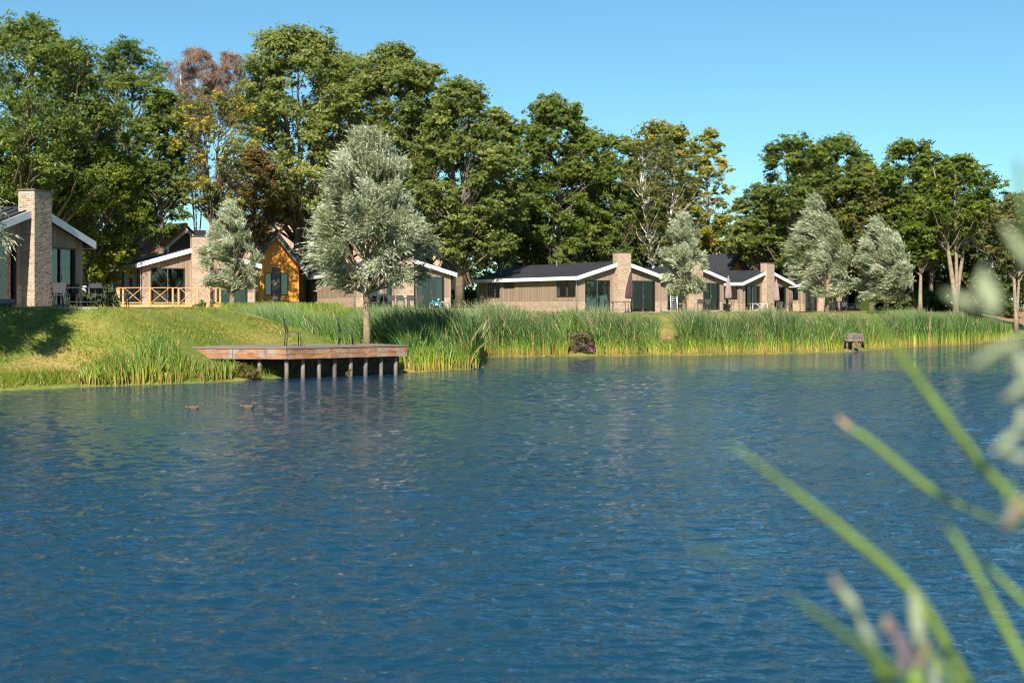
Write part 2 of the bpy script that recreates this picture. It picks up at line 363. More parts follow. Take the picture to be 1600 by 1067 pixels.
# ------------------------------------------------------------------ scattered vegetation
def norm(a): return a / np.maximum(np.linalg.norm(a, axis=-1, keepdims=True), 1e-9)
def rdir(n): return norm(rng.normal(size=(n, 3)))
def leaf_quads(pos, nrm, size, aspect=.62, along=None):
    n = len(pos); r = rdir(n) if along is None else along
    t = norm(r - nrm * (r * nrm).sum(1, keepdims=True)); b_ = np.cross(nrm, t)
    Ls = (size * rng.uniform(.65, 1.35, n))[:, None]; W = Ls * aspect
    q = np.stack([pos - t * Ls * .5 + b_ * W * .5, pos - t * Ls * .5 - b_ * W * .5, pos + t * Ls * .5], 1)
    return q.reshape(-1, 3), np.arange(n * 3).reshape(-1, 3)
def clump_leaves(cen, rad, cnt, size, ctint, up=.45, aspect=.62, jit=.22, solid=.5, sub=20, upright=False):
    ns = np.maximum(5, cnt // sub); si = np.repeat(np.arange(len(cen)), ns); m_ = len(si)
    sd = rdir(m_); sc_ = cen[si] + sd * (rng.uniform(0, 1, m_) ** solid)[:, None] * rad[si] * np.where(rng.uniform(0, 1, m_) < .12, 1.25, 1)[:, None]
    stint = rng.normal(0, .09, m_); per_ = max(1, int(cnt.sum() / m_)); k_ = np.repeat(np.arange(m_), per_); idx = si[k_]; n = len(k_)
    pos = sc_[k_] + rng.normal(0, 1, (n, 3)) * np.array([1, 1, .62]) * rad[idx] * .17
    d = norm(sd[k_] * .8 + rdir(n) * .5)
    nrm = norm(d * .6 + rdir(n) * .65 + np.array([-.08, -.42, up]))
    V, F = leaf_quads(pos, nrm, size, aspect, norm(rdir(n) * .8 + d * .5 + np.array([0, 0, .9])) if upright else None)
    tint = np.clip(ctint[idx] + stint[k_] + rng.normal(0, jit, n), 0, 1)
    return V, F, np.repeat(tint, 3)

PROFILE = {   # crown radius (share of half width) from bottom to top
    'round': [(0, .35), (.12, .72), (.3, .95), (.5, 1), (.7, .88), (.86, .62), (1, .2)],
    'tall': [(0, .45), (.15, .75), (.4, 1), (.6, .92), (.8, .7), (.93, .45), (1, .15)],
    'open': [(0, .3), (.2, .6), (.45, .85), (.7, 1), (.88, .8), (1, .35)],
    'cone': [(0, .55), (.15, .95), (.35, 1), (.6, .75), (.8, .45), (1, .08)],
    'egg': [(0, .55), (.2, .92), (.36, 1), (.6, .76), (.8, .48), (.92, .26), (1, .06)]}
def limb_path(a, b_, sag, k=4):
    a = np.array(a); b_ = np.array(b_); out = []
    for i in range(k + 1):
        t = i / k; p = a + (b_ - a) * t; p[2] += sag * math.sin(math.pi * t)
        p[:2] += rng.normal(0, .06, 2) * np.linalg.norm(b_ - a) * (1 if 0 < i < k else 0) * .4
        out.append(tuple(p))
    return out
def tree(name, label, cat, px, d, top, hw, bot, mat, bark='bark', prof='round', nclump=70, leaves=18000, size=.30, trunk_r=None, group=None, lean=0.0,
         tshift=0.0, base=None, clump=.20, hollow=.45, limbs=.7, forks=1, spread=None, jit=.2):
    hw *= 1.15; bot = bot + (0 if bot > 410 or mat == 'twig' else .25 * (430 - bot)); nclump = int(nclump * 2.0); leaves = int(leaves * 1.8); size *= .73; clump *= .88
    x = (px - 800) / FPX * d; zb = tz1(x, d) if base is None else base
    H = CAMZ + (HOR - top) / FPX * d - zb; B = max(.3, CAMZ + (HOR - bot) / FPX * d - zb); W = hw / FPX * d
    root = thing(name, (x, d, zb - .05), 0, label, cat, group)
    pr = np.array(PROFILE[prof])
    cen = []; tries = 0
    W3 = W * .95 if W < 6 else 5.7 + (W - 6) * .6
    while len(cen) < nclump and tries < 20000:
        tries += 1
        t = rng.uniform(.02, .99) ** .9; rad = np.interp(t, pr[:, 0], pr[:, 1]); a = rng.uniform(0, 2 * math.pi)
        r = rad * math.sqrt(rng.uniform(hollow ** 2, 1)) * (1 + .2 * math.sin(3 * a + 5 * t + px) + .16 * math.sin(2 * a + 11 * t + px * .3))
        p = np.array([W * r * math.cos(a) * .86 + lean * (B + (H - B) * t) / H, W3 * r * math.sin(a) * .86, B + (H - B) * (t * .93 + .02)])
        if len(cen) and min(np.linalg.norm((p - c) / np.array([1, 1, .8])) for c in cen) < W * clump * .6 * rng.uniform(.2, 1.1): continue
        cen.append(p)
    cen = np.array(cen); K = len(cen)
    cr = W * clump * rng.uniform(.65, 1.35, K)
    rad = np.stack([cr * 1.15, cr * 1.15, cr * .85], 1)
    cnt = np.maximum(20, (leaves * cr ** 2 / (cr ** 2).sum())).astype(int)
    ct = np.clip(.42 + tshift + rng.normal(0, .16, K), 0, 1)
    V, F, T = clump_leaves(cen, rad, cnt, size * (3.2 if mat == 'twig' else 1), ct, jit=jit, aspect=.045 if mat == 'twig' else .62, upright=mat == 'twig')
    # fine outer sprays that break the outline
    ns = int(leaves * .07); ii = rng.integers(0, K, ns); dd = rdir(ns)
    ps = cen[ii] + dd * rad[ii] * rng.uniform(.9, 1.3, ns)[:, None]
    V2, F2 = leaf_quads(ps, norm(dd + rdir(ns)), size * (2.6 if mat == 'twig' else .9), .05 if mat == 'twig' else .62)
    T2 = np.repeat(np.clip(ct[ii] + rng.normal(0, jit, ns), 0, 1), 3)
    put('crown', np_mesh('crown', np.concatenate([V, V2]), np.concatenate([F, F2 + len(V)]), M[mat], {'tint': np.concatenate([T, T2])}), root)
    mb = MB(); tr = trunk_r or max(.14, H * .017)
    topz = B + (H - B) * .82; ax = lambda z: lean * z / H
    stems = []
    for f in range(forks):
        sp = (spread or .18 * W) * (f - (forks - 1) / 2); k = 7
        pth = []
        for i_ in range(k + 1):
            t = i_ / k; z = topz * t
            pth.append((ax(z) + sp * max(0, t - .12) * 1.6 + math.sin(t * 5 + px + f * 2) * .012 * H * t, sp * .4 * t + math.cos(t * 4 + px) * .012 * H * t, z))
        mb.tube(pth, [tr * (1.25 if i_ == 0 else 1) * (1 - .86 * i_ / k) * (1 if f == 0 else .8) for i_ in range(k + 1)], 8)
        stems.append(np.array(pth))
    order = rng.permutation(K)[:int(K * limbs)]
    for q in order:
        c = cen[q]; st = stems[int(np.argmin([np.min(np.linalg.norm(s_ - c, axis=1)) for s_ in stems]))]
        zt = max(B * .8, c[2] - np.hypot(*c[:2]) * rng.uniform(.5, 1.0) - .5); zt = min(zt, topz * .96)
        a = np.array([np.interp(zt, st[:, 2], st[:, 0]), np.interp(zt, st[:, 2], st[:, 1]), zt])
        r0 = tr * (1 - .86 * zt / topz) * .55
        pth = limb_path(a, c, -.06 * np.linalg.norm(c - a))
        mb.tube(pth, [r0, r0 * .75, r0 * .5, r0 * .35, r0 * .15], 5, False)
        for _ in range(2):
            e = c + rdir(1)[0] * cr[q] * 1.1; mb.tube([pth[3], tuple((np.array(pth[3]) + e) / 2 + rng.normal(0, .08, 3)), tuple(e)], [r0 * .28, r0 * .2, r0 * .08], 4, False)
    mb.build('trunk', M[bark], root, True)
    return root

def willow(label, px, d, top, hw, bot, base_py=None, sweep=(-.5, 0, .35), twigs=4200, lean=0.0, prof='egg', leafL=.17, leafW=.034, tr=.16, group=None, base=None, bright=0.0, per=8, skew=0.0):
    x = (px - 800) / FPX * d; zb = tz1(x, d) if base is None else base
    H = CAMZ + (HOR - top) / FPX * d - zb; B = CAMZ + (HOR - bot) / FPX * d - zb; W = hw / FPX * d
    root = thing('willow_tree', (x, d, zb - .05), 0, label, 'willow tree', group)
    pr = np.array(PROFILE[prof]); K = 110; bright += .08
    t = rng.uniform(.02, 1, K) ** .9; rad = np.interp(t, pr[:, 0], pr[:, 1]); a = rng.uniform(0, 2 * math.pi, K)
    r = rad * np.sqrt(rng.uniform(.12, 1, K)) * (1 + .2 * np.sin(3 * a + px) + .15 * np.sin(9 * t + 2 * a + px * .1))
    cx_ = lambda tt: lean * tt + skew * W * (tt - .35)
    cen = np.stack([W * r * np.cos(a) * .88 + cx_(t), W * r * np.sin(a) * .88, B + (H - B) * t * .93], 1)
    twigs = int(twigs * 1.15); hw_ = 0; pw = rng.gamma(2.2, 1, K); idx = rng.choice(K, twigs, p=pw / pw.sum()); cr = W * .17
    p0 = cen[idx] + rdir(twigs) * cr * rng.uniform(.1, 1, twigs)[:, None]
    tt = (p0[:, 2] - B) / (H - B)
    out = norm(np.stack([p0[:, 0] - cx_(tt), p0[:, 1], np.maximum(-.12 * W, (p0[:, 2] - (B + (H - B) * .3)) * .8)], 1))
    d0 = norm(out * .75 + np.array(sweep) * rng.uniform(.7, 1.3, (twigs, 1)) + rdir(twigs) * .38)
    ln = rng.uniform(.4, 1.0, twigs) * W * .33
    curl = norm(np.array(sweep) * .8 + np.array([0, 0, -.55]))
    s = np.linspace(.08, 1, per); Ps = []; Ts = []
    S = np.tile(s, (twigs, 1)) + rng.uniform(-.05, .05, (twigs, per))
    pos = p0[:, None] + d0[:, None] * (ln[:, None] * S)[..., None] + curl * ((S ** 2) * ln[:, None] * .28)[..., None]
    dr = norm(d0[:, None] + curl * (S * .56)[..., None] + rng.normal(0, .42, pos.shape))
    pos = pos.reshape(-1, 3); dr = dr.reshape(-1, 3); n = len(pos)
    nrm = norm(np.cross(dr, rdir(n)))
    V, F = leaf_quads(pos + dr * leafL * .4, nrm, leafL, leafW / leafL, dr)
    ctint = rng.normal(.5 + bright, .15, K)[idx]; tint = np.clip(np.repeat(ctint, per) + rng.normal(0, .2, n) + (S.ravel() - .5) * .2, 0, 1)
    put('crown', np_mesh('crown', V, F, M['willow'], {'tint': np.repeat(tint, 3)}), root)
    mb = MB(); tz_ = B + (H - B) * .75
    stem = np.array([(cx_(max(0, (z - B) / (H - B))) * (z / tz_) + .02 * math.sin(z * 2 + px) , .03 * math.cos(z + px), z) for z in np.linspace(0, tz_, 9)])
    mb.tube(stem, [tr * (1.2 if i_ == 0 else 1) * (1 - .8 * i_ / 8) for i_ in range(9)], 8)
    for q in range(K):
        c = cen[q]; zt = max(B * .95, min(tz_ * .95, c[2] - np.hypot(c[0], c[1]) * 1.2))
        a_ = np.array([np.interp(zt, stem[:, 2], stem[:, 0]), np.interp(zt, stem[:, 2], stem[:, 1]), zt]); r0 = tr * (1 - .8 * zt / tz_) * .5
        mb.tube(limb_path(a_, c, -.05), [r0, r0 * .7, r0 * .5, r0 * .3, r0 * .12], 5, False)
    mb.build('trunk', M['willow_bark'], root, True)
    return root

def blades(name, label, cat, x, y, z, h, width, mat, lean=(-.28, 0), jl=.22, dryp=.1, parent=None, kind='stuff'):
    n = len(x); b_ = np.stack([x, y, z], 1); a = rng.uniform(0, math.pi, n); a = a * .5 + (math.pi * .75 if False else -math.pi / 4)
    wv = np.stack([np.cos(a), np.sin(a), np.zeros(n)], 1) * (width * rng.uniform(.6, 1.35, n))[:, None] * .5
    ln = np.stack([lean[0] + rng.normal(0, jl, n), lean[1] + rng.normal(0, jl, n), np.zeros(n)], 1)
    T = [0, .38, .74, 1.0]; WD = [1, .95, .6, 0]; VV = []; AL = []
    for t, wd in zip(T, WD):
        c = b_ + np.array([0, 0, 1]) * (h * t * (1 - .18 * t * np.linalg.norm(ln, axis=1) ))[:, None] + ln * (h * t ** 2.1)[:, None]
        if wd: VV += [c - wv * wd, c + wv * wd]; AL += [t, t]
        else: VV += [c]; AL += [t]
    V = np.stack(VV, 1).reshape(-1, 3); o = np.arange(n) * 7
    F4 = np.concatenate([np.stack([o, o + 1, o + 3, o + 2], 1), np.stack([o + 2, o + 3, o + 5, o + 4], 1)]); F3 = np.stack([o + 4, o + 5, o + 6], 1)
    tint = np.clip(.43 + .24 * np.sin(x * 1.9 + 1.4 * np.sin(y * 1.3)) * np.sin(y * 1.1 + x * .6) + rng.normal(0, .2, n), 0, .83); tint = np.where(rng.uniform(0, 1, n) < dryp, .97, tint)
    al = (np.array(AL)[None] * np.clip(h / 2.1, .35, 1.1)[:, None] if True else None)
    ob = put(name, np_mesh(name, V, [F4, F3], M[mat], {'along': al.ravel(), 'tint': np.repeat(tint, 7)}), parent, kind)
    if label: tag(ob, label, cat)
    return ob

# ------------------------------------------------------------------ reeds, lawn
def clumped(n, x, y, amp=.5):   # keep points where a soft noise is high so that beds are uneven
    f = np.sin(x * 2.1 + 1.3 * np.sin(y * 1.7)) * np.sin(y * 2.6 + x * .7 + 2 * np.sin(x * .45))
    return rng.uniform(0, 1, n) < (1 - amp) + amp * (f * .5 + .5)
def hvar(x, y): return 1 + .10 * np.sin(x * 1.15 + y * .3) + .15 * np.sin(x * 2.9 + 1 + np.sin(y)) * np.sin(x * 1.7) + .06 * np.sin(x * .43 + 2)
# far shore
n = 47000; x = rng.uniform(-1.9, 24.5, n); s = rng.uniform(-.25, 4.2, n) ; y = shore_y(x) + s
k = clumped(n, x, y, .35); pxx = 800 + x / y * FPX
gap = (pxx > 1026) & (pxx < 1066); k &= ~(gap & (s > 1.1)); k &= ~((pxx > 888) & (pxx < 932) & (s < 2.3)); k &= ~((pxx > 1318) & (pxx < 1350) & (s < .9))
x, y, s, gap = x[k], y[k], s[k], gap[k]; n = len(x)
z = np.maximum(tz(x, y), -.05); topz = 2.42 - .02 * x
h = np.clip((topz - z) * rng.uniform(.55, 1.10, n) * hvar(x, y), .7, 2.7); h = np.where(s < .45, h * rng.uniform(.45, 1, n), h); h = np.where(gap, h * .42, h)
blades('reed_bed', 'tall green reeds with yellow bases lining the far shore below the houses', 'reeds', x, y, z, h, .042, 'reed', (-.20, -.06), .25, .12)
j = rng.choice(n, 650, replace=False)
pl = np.stack([x[j] - .22 * h[j], y[j] - .05, z[j] + h[j] * .96], 1); pl = np.repeat(pl, 9, 0) + rng.normal(0, 1, (650 * 9, 3)) * [.05, .05, .11]
V, F = leaf_quads(pl, rdir(len(pl)), .16, .16, norm(rng.normal(0, .35, pl.shape) + np.array([-.6, 0, .7])))
m, nt, bs = new_mat('reed_plume'); M['plume'] = m; L(nt, ramp(nt, [(0, (.16, .10, .06)), (1, (.34, .25, .16))], island(nt)), bs.inputs['Base Color']); bs.inputs['Roughness'].default_value = .9
o = put('reed_plumes', np_mesh('reed_plumes', V, F, M['plume']), None, 'stuff'); tag(o, 'brownish feathery plumes on top of the far shore reeds', 'reed plumes')
n = 26000; x = rng.uniform(24.3, 37.5, n); y = shore_y(x) + rng.uniform(-.4, 6.5, n); k = clumped(n, x, y, .35); x, y = x[k], y[k]; n = len(x)
z = np.maximum(tz(x, y), -.05); tt_ = np.interp(x, [24, 30, 37.5], [2.25, 2.0, 1.45])
h = np.clip((tt_ - z) * rng.uniform(.7, 1.05, n) * hvar(x, y), .35, 2.5)
blades('reed_bed', 'shorter reeds along the receding bank under the tall trees', 'reeds', x, y, z, h, .045, 'reed', (-.2, -.05), .18, .08)
n = 33000; x = rng.uniform(-16, -1.4, n); y = rng.uniform(56.5, 78, n); pxx = 800 + x / y * FPX
u = (y - 59.5) + (x + 3.0) * 0.96                      # distance across the inlet
k = (u > -2.2) & (u < 8.5) & (pxx > 286) & (y < shore_y(x) + 40) & (shore_s(x, y) > -.1) & clumped(n, x, y, .3)
x, y = x[k], y[k]; n = len(x); z = tz(x, y); h = np.clip((2.5 - z) * rng.uniform(.6, 1.08, n) * hvar(x, y), .4, 2.5)
blades('reed_bed', 'dense dark green reeds filling the inlet behind the grassy point', 'reeds', x, y, z, h, .04, 'reed', (-.22, -.05), .18, .03)
n = 5200; x = rng.uniform(-4.2, -1.3, n); y = rng.uniform(53.8, 59.5, n); k = (shore_s(x, y) > -.25) & clumped(n, x, y, .3); x, y = x[k], y[k]; n = len(x)
z = np.maximum(tz(x, y), -.03); h = rng.uniform(.9, 1.95, n) * np.interp(shore_s(x, y), [-.2, .6], [.55, 1])
blades('reed_bed', 'bright green clump of reeds at the tip of the point beside the dock', 'reeds', x, y, z, h, .042, 'reed', (-.22, -.1), .24, .06)
n = 2300; x = rng.uniform(-13.3, -9.3, n); y = shore_y(x) + rng.uniform(-.3, 1.1, n); k = clumped(n, x, y, .95); x, y = x[k], y[k]; n = len(x)
z = np.maximum(tz(x, y), -.03); h = rng.uniform(.25, .62, n) * (1 + 1.35 * np.exp(-((x + 11.6) / .75) ** 2))
blades('reed_bed', 'sunlit sparse reeds at the lawn edge left of the dock', 'reeds', x, y, z, h, .036, 'reed', (-.1, -.08), .22, .08)
n = 90000; x = rng.uniform(-26, -4.2, n); y = rng.uniform(41, 58, n); s_ = shore_s(x, y); k = (s_ > -.1) & (s_ < 13) & ~((x < -13.0) & (y > 50.6)); x, y, s_ = x[k], y[k], s_[k]; n = len(x)
f = np.sin(x * .9 + 1.2 * np.sin(y * .8)) * .5 + np.sin(y * 1.6 - x * .3) * .35
z = tz(x, y) - .01; h = np.where(s_ < 1.0, rng.uniform(.12, .42, n), rng.uniform(.04, .10, n))
b_ = np.stack([x, y, z], 1); a = rng.uniform(0, math.pi, n); wv = np.stack([np.cos(a), np.sin(a), 0 * a], 1) * .016
lean = np.stack([rng.normal(-.2, .5, n), rng.normal(0, .5, n), np.ones(n)], 1) * h[:, None]
V = np.stack([b_ - wv, b_ + wv, b_ + lean], 1).reshape(-1, 3); F = np.arange(n * 3).reshape(-1, 3)
tint = np.clip(.38 + .28 * f + .10 * np.clip((s_ - 4) / 5, -1, 1) + rng.normal(0, .16, n), 0, 1); tint = np.where(s_ < 1.2, rng.uniform(.1, .6, n), tint)
o = put('lawn_grass', np_mesh('lawn_grass', V, F, M['lawnblade'], {'tint': np.repeat(tint, 3)}), None, 'stuff'); tag(o, 'short sunny lawn grass with dry patches on the sloping bank', 'grass')

n = 16000; x = rng.uniform(-22, -5, n); y = rng.uniform(41.5, 57, n); s_ = shore_s(x, y)
k = (s_ > .05) & (s_ < 9) & ~((x < -13.0) & (y > 50)) & clumped(n, x * 1.7, y * 1.9, 1.0) & (rng.uniform(0, 1, n) < .45); x, y = x[k], y[k]; n = len(x)
blades('grass_tufts', 'scattered taller grass tufts on the sloping lawn', 'grass', x, y, tz(x, y) - .01, rng.uniform(.08, .26, n), .02, 'lawnblade', (-.3, 0), .4, .15)
# ------------------------------------------------------------------ bungalow
HW, LEN, EAVE, APEX = 3.5, 15.0, 2.5, 3.52      # wall half width, length, wall height, gable height
def wmap(side):
    if side == 'front': return lambda u, v, z: (u, -v, z)
    if side == 'left': return lambda u, v, z: (-HW - v, u, z)
    if side == 'right': return lambda u, v, z: (HW + v, u, z)
    if side == 'back': return lambda u, v, z: (-u, LEN + v, z)
def column(mb, mp, a, b_, z0, topf, ops, v0, v1):
    mid = (a + b_) / 2; segs = [(z0, None)]
    hs = sorted([(o_[2], o_[3]) for o_ in ops if o_[0] < b_ - 1e-4 and o_[1] > a + 1e-4])
    cur = z0
    def hx(zA, zB, top):
        ta, tb = (topf(a), topf(b_)) if top else (zB, zB)
        if ta - zA < .01 or tb - zA < .01: return
        q = [mp(a, v1, zA), mp(b_, v1, zA), mp(b_, v0, zA), mp(a, v0, zA), mp(a, v1, ta), mp(b_, v1, tb), mp(b_, v0, tb), mp(a, v0, ta)]
        mb.hexa(q)
    for (h0, h1) in hs:
        if h0 - cur > .01: hx(cur, h0, False)
        cur = max(cur, h1)
    hx(cur, None, True)
def breaks(u0, u1, ops, extra=()):
    bs_ = {u0, u1}
    for o_ in ops: bs_ |= {max(u0, min(u1, o_[0])), max(u0, min(u1, o_[1]))}
    for e in extra:
        if u0 < e < u1: bs_.add(e)
    return sorted(bs_)
def clad_wall(mb, mp, u0, u1, z0, topf, ops, pitch=.145, gap=.012, v0=.0, v1=.024):
    bk = breaks(u0, u1, ops, (0.0,) if u0 < 0 else ())
    for a, b_ in zip(bk[:-1], bk[1:]):
        k = max(1, round((b_ - a) / pitch)); st = (b_ - a) / k
        for i_ in range(k):
            column(mb, mp, a + i_ * st + gap / 2, a + (i_ + 1) * st - gap / 2, z0, topf, ops, v0, v1 + (.006 if i_ % 3 == 0 else 0))
def brick_wall(mb, mp, u0, u1, z0, z1, ops=(), bl=.215, bh=.065, gap=.011, v0=0.0, v1=.02):
    rows = int((z1 - z0) / bh)
    for r in range(rows):
        za = z0 + r * bh + gap / 2; zb = z0 + (r + 1) * bh - gap / 2; cur = u0 - (bl / 2 if r % 2 else 0)
        while cur < u1 - .02:
            a = max(u0, cur) ; b_ = min(u1, cur + bl); cur += bl
            if b_ - a < .03: continue
            if any(o_[0] < (a + b_) / 2 < o_[1] and o_[2] < (za + zb) / 2 < o_[3] for o_ in ops): continue
            pr = v1 + random.uniform(-.004, .004)
            a += gap / 2; b_ -= gap / 2
            mb.hexa([mp(a, pr, za), mp(b_, pr, za), mp(b_, v0, za), mp(a, v0, za), mp(a, pr, zb), mp(b_, pr, zb), mp(b_, v0, zb), mp(a, v0, zb)])
DOORS = [(-3.02, -.92, .04, 2.27), (.92, 3.02, .04, 2.27)]
LEFTOPS = [(.45, 2.95, 1.08, 2.28), (9.1, 10.7, 1.78, 2.3), (11.3, 13.1, 1.08, 2.28)]
PL = .78
def glazed(parent, name, mp, o_, sliding, vdepth=.0, blind=False):
    a, b_, z0, z1 = o_; t = .07
    def bx(mb, u0, u1, za, zb, va, vb):
        mb.hexa([mp(u0, vb, za), mp(u1, vb, za), mp(u1, va, za), mp(u0, va, za), mp(u0, vb, zb), mp(u1, vb, zb), mp(u1, va, zb), mp(u0, va, zb)])
    f = MB(); bx(f, a, b_, z1 - t, z1, -.12, .035); bx(f, a, b_, z0, z0 + t * .8, -.12, .04)
    bx(f, a, a + t, z0 + t * .8, z1 - t, -.12, .035); bx(f, b_ - t, b_, z0 + t * .8, z1 - t, -.12, .035)
    mid = (a + b_) / 2
    wide = b_ - a > 1.7
    if wide: bx(f, mid - .035, mid + .035, z0 + t * .8, z1 - t, -.1, .02)
    fr = f.build(name, M['frame'], parent)
    parts = [(a + t, mid - .035, -.04), (mid + .035, b_ - t, -.07)] if wide else [(a + t, b_ - t, -.05)]
    for (u0, u1, v) in parts:
        g = MB(); bx(g, u0, u1, z0 + t * .8, z1 - t, v - .01, v); g.build('pane', M['glass'], fr)
    if sliding:
        hnd = MB(); bx(hnd, mid + .045, mid + .065, 1.0, 1.25, .02, .045); hnd.build('handle', M['rail'], fr)
        st = MB(); bx(st, mid - .033, mid - .012, z0 + .08, z1 - .08, .021, .032); st.build('edge_strip', M['rail'], fr)
    return fr
def curtain(house, side, o_, u0, u1, mat, z0=None, z1=None):
    mp = wmap(side); z0 = o_[2] + .06 if z0 is None else z0; z1 = o_[3] - .06 if z1 is None else z1
    n_ = max(8, int((u1 - u0) / .035)); mb = MB(); pts = []
    for i_ in range(n_ + 1):
        u = u0 + (u1 - u0) * i_ / n_; v = -.22 + .035 * math.sin(i_ * 1.15) + .01 * math.sin(i_ * 2.7)
        pts += [mp(u, v, z0), mp(u, v, z1)]
    mb.poly(pts, [(2 * i_, 2 * i_ + 2, 2 * i_ + 3, 2 * i_ + 1) for i_ in range(n_)])
    return mb.build('curtain', M[mat], house, True)
def blind(house, side, o_, drop):
    mp = wmap(side); mb = MB(); a, b_, z0, z1 = o_; a += .08; b_ -= .08
    mb.hexa([mp(a, -.16, z1 - drop - .07), mp(b_, -.16, z1 - drop - .07), mp(b_, -.175, z1 - drop - .07), mp(a, -.175, z1 - drop - .07), mp(a, -.16, z1 - .07), mp(b_, -.16, z1 - .07), mp(b_, -.175, z1 - .07), mp(a, -.175, z1 - .07)])
    return mb.build('roller_blind', M['blind'], house)
def make_bungalow(leftops, label, flue=False):
    h = thing('bungalow', (0, 0, 0), 0, label, 'bungalow', 'row of brown timber bungalows along the lake')
    gtop = lambda u: APEX - (APEX - EAVE) * abs(u) / HW
    flat = lambda u: EAVE
    walls = MB(); low = MB()
    spec = [('front', -HW, HW, gtop, DOORS), ('left', 0.0, LEN, flat, leftops), ('right', 0.0, LEN, flat, []), ('back', -HW, HW, gtop, [])]
    for side, u0, u1, tf, ops in spec:
        mp = wmap(side); bk = breaks(u0, u1, ops, (0.0,))
        for a, b_ in zip(bk[:-1], bk[1:]):
            ins = .16 if side in ('left', 'right') else 0
            a2 = a + (.16 if ins and a == u0 else 0); b2 = b_ - (.16 if ins and b_ == u1 else 0)
            column(low, mp, a2, b2, 0.0, lambda u: PL, [o_ for o_ in ops], -.16, 0)
            column(walls, mp, a2, b2, PL, tf, ops, -.16, 0)
    low.build('plinth_wall', M['mortar'], h); walls.build('timber_wall', M['clad_back'], h)
    c = MB()
    for side, u0, u1, tf, ops in spec:
        tf2 = (lambda f: (lambda u: f(u) - .01))(tf)
        clad_wall(c, wmap(side), u0 + (-.022 if side in ('left', 'right') else 0), u1 + (.022 if side in ('left', 'right') else 0), PL + .004, tf2, ops)
    c.build('cladding', M['clad'], h, kind='stuff')
    bk_ = MB()
    for side, u0, u1, tf, ops in spec[:3]: brick_wall(bk_, wmap(side), u0, u1, .0, PL, ops)
    bk_.build('brickwork', M['brick'], h, kind='stuff')
    # chimney breast
    CH, CD, CHH = .55, .5, 4.22
    core = MB(); core.box(-CH, CH, -CD, .12, 0, CHH); ch = core.build('chimney', M['mortar'], h)
    cb = MB()
    brick_wall(cb, lambda u, v, z: (u, -CD - v, z), -CH - .018, CH + .018, 0, CHH)
    brick_wall(cb, lambda u, v, z: (-CH - v, u, z), -CD, .12, 0, CHH); brick_wall(cb, lambda u, v, z: (CH + v, u, z), -CD, .12, 0, CHH)
    brick_wall(cb, lambda u, v, z: (u, .12 + v, z), -CH - .018, CH + .018, 3.3, CHH)
    cb.build('brickwork', M['brick'], ch, kind='stuff')
    cp = MB(); cp.box(-CH - .05, CH + .05, -CD - .05, .17, CHH, CHH + .05); cp.build('cap', M['brownwall'], ch)
    if flue:
        fl = MB(); fl.box(-.32, .32, -.4, .02, CHH + .05, CHH + .42); fl.build('flue', M['frame'], ch)
    # roof
    OV, FO, BO, TH = .35, .38, .3, .12; sl = (APEX - EAVE) / HW; ez = EAVE - sl * OV
    rf = None
    r = MB()
    for sg in (-1, 1):
        p = [(0, -FO, APEX), (sg * (HW + OV), -FO, ez), (sg * (HW + OV), LEN + BO, ez), (0, LEN + BO, APEX)]
        q = [(x_, y_, z_ + TH) for x_, y_, z_ in p]
        r.hexa(p + q if sg < 0 else p[::-1] + q[::-1])
    rf = r.build('roof', M['roof'], h)
    s_ = MB()
    for sg in (-1, 1):
        for yy in np.arange(-FO + .2, LEN + BO, .42):
            s_.bar((sg * .06, yy, APEX + TH + .005), (sg * (HW + OV), yy, ez + TH + .022), .03, .05)
    s_.bar((0, -FO, APEX + TH + .01), (0, LEN + BO, APEX + TH + .01), .18, .05)
    s_.build('roof_seams', M['roof'], rf, kind='stuff')
    vp = MB(); vp.tube([(-.7, 7.5, APEX - .2), (-.7, 7.5, APEX + .28)], .05, 8); vp.lathe([(.08, .28), (.08, .36)], (-.7, 7.5, APEX), 8); vp.build('vent_pipe', M['rail'], rf)
    for sg in (-1, 1):
        b = MB(); x0 = sg * (CH + .01) if True else 0
        zz = lambda x_: APEX - sl * abs(x_)
        x1 = sg * (HW + OV + .02)
        lo, hi = -.13, TH + .035
        pts = [(x0, -FO - .03, zz(x0) + lo), (x1, -FO - .03, zz(x1) + lo), (x1, -FO, zz(x1) + lo), (x0, -FO, zz(x0) + lo), (x0, -FO - .03, zz(x0) + hi), (x1, -FO - .03, zz(x1) + hi), (x1, -FO, zz(x1) + hi), (x0, -FO, zz(x0) + hi)]
        b.hexa(pts if sg > 0 else [pts[1], pts[0], pts[3], pts[2], pts[5], pts[4], pts[7], pts[6]])
        b.build('bargeboard', M['white'], h)
        e = MB(); xe = sg * (HW + OV); e.box(min(xe, xe + sg * .025), max(xe, xe + sg * .025), -FO, LEN + BO, ez - .13, ez + TH + .012); e.build('fascia', M['white'], h)
        so = MB(); so.box(min(sg * (HW + .03), xe), max(sg * (HW + .03), xe), -FO + .01, LEN + BO - .01, ez - .10, ez - .07); so.build('soffit', M['clad_back'], h)
    for (x_, y_) in ((-HW - .09, .2), (HW + .09, .2), (-HW - .09, 14.6)):
        d_ = MB(); d_.tube([(x_, y_, 0.02), (x_, y_, EAVE - .3), (x_ + math.copysign(.2, x_), y_, EAVE - .18)], .04, 8); d_.build('downpipe', M['grey'], h, True)
    inn = MB(); y1 = 7.0
    inn.box(-HW + .17, HW - .17, y1, y1 + .05, .02, 2.45); inn.box(-HW + .17, HW - .17, .17, LEN - .2, 2.455, 2.48); inn.build('inner_wall', M['interior'], h)
    fl = MB(); fl.box(-HW + .1, HW - .1, .05, LEN - .1, -.02, .03); fl.build('floor', M['interior_dark'], h)
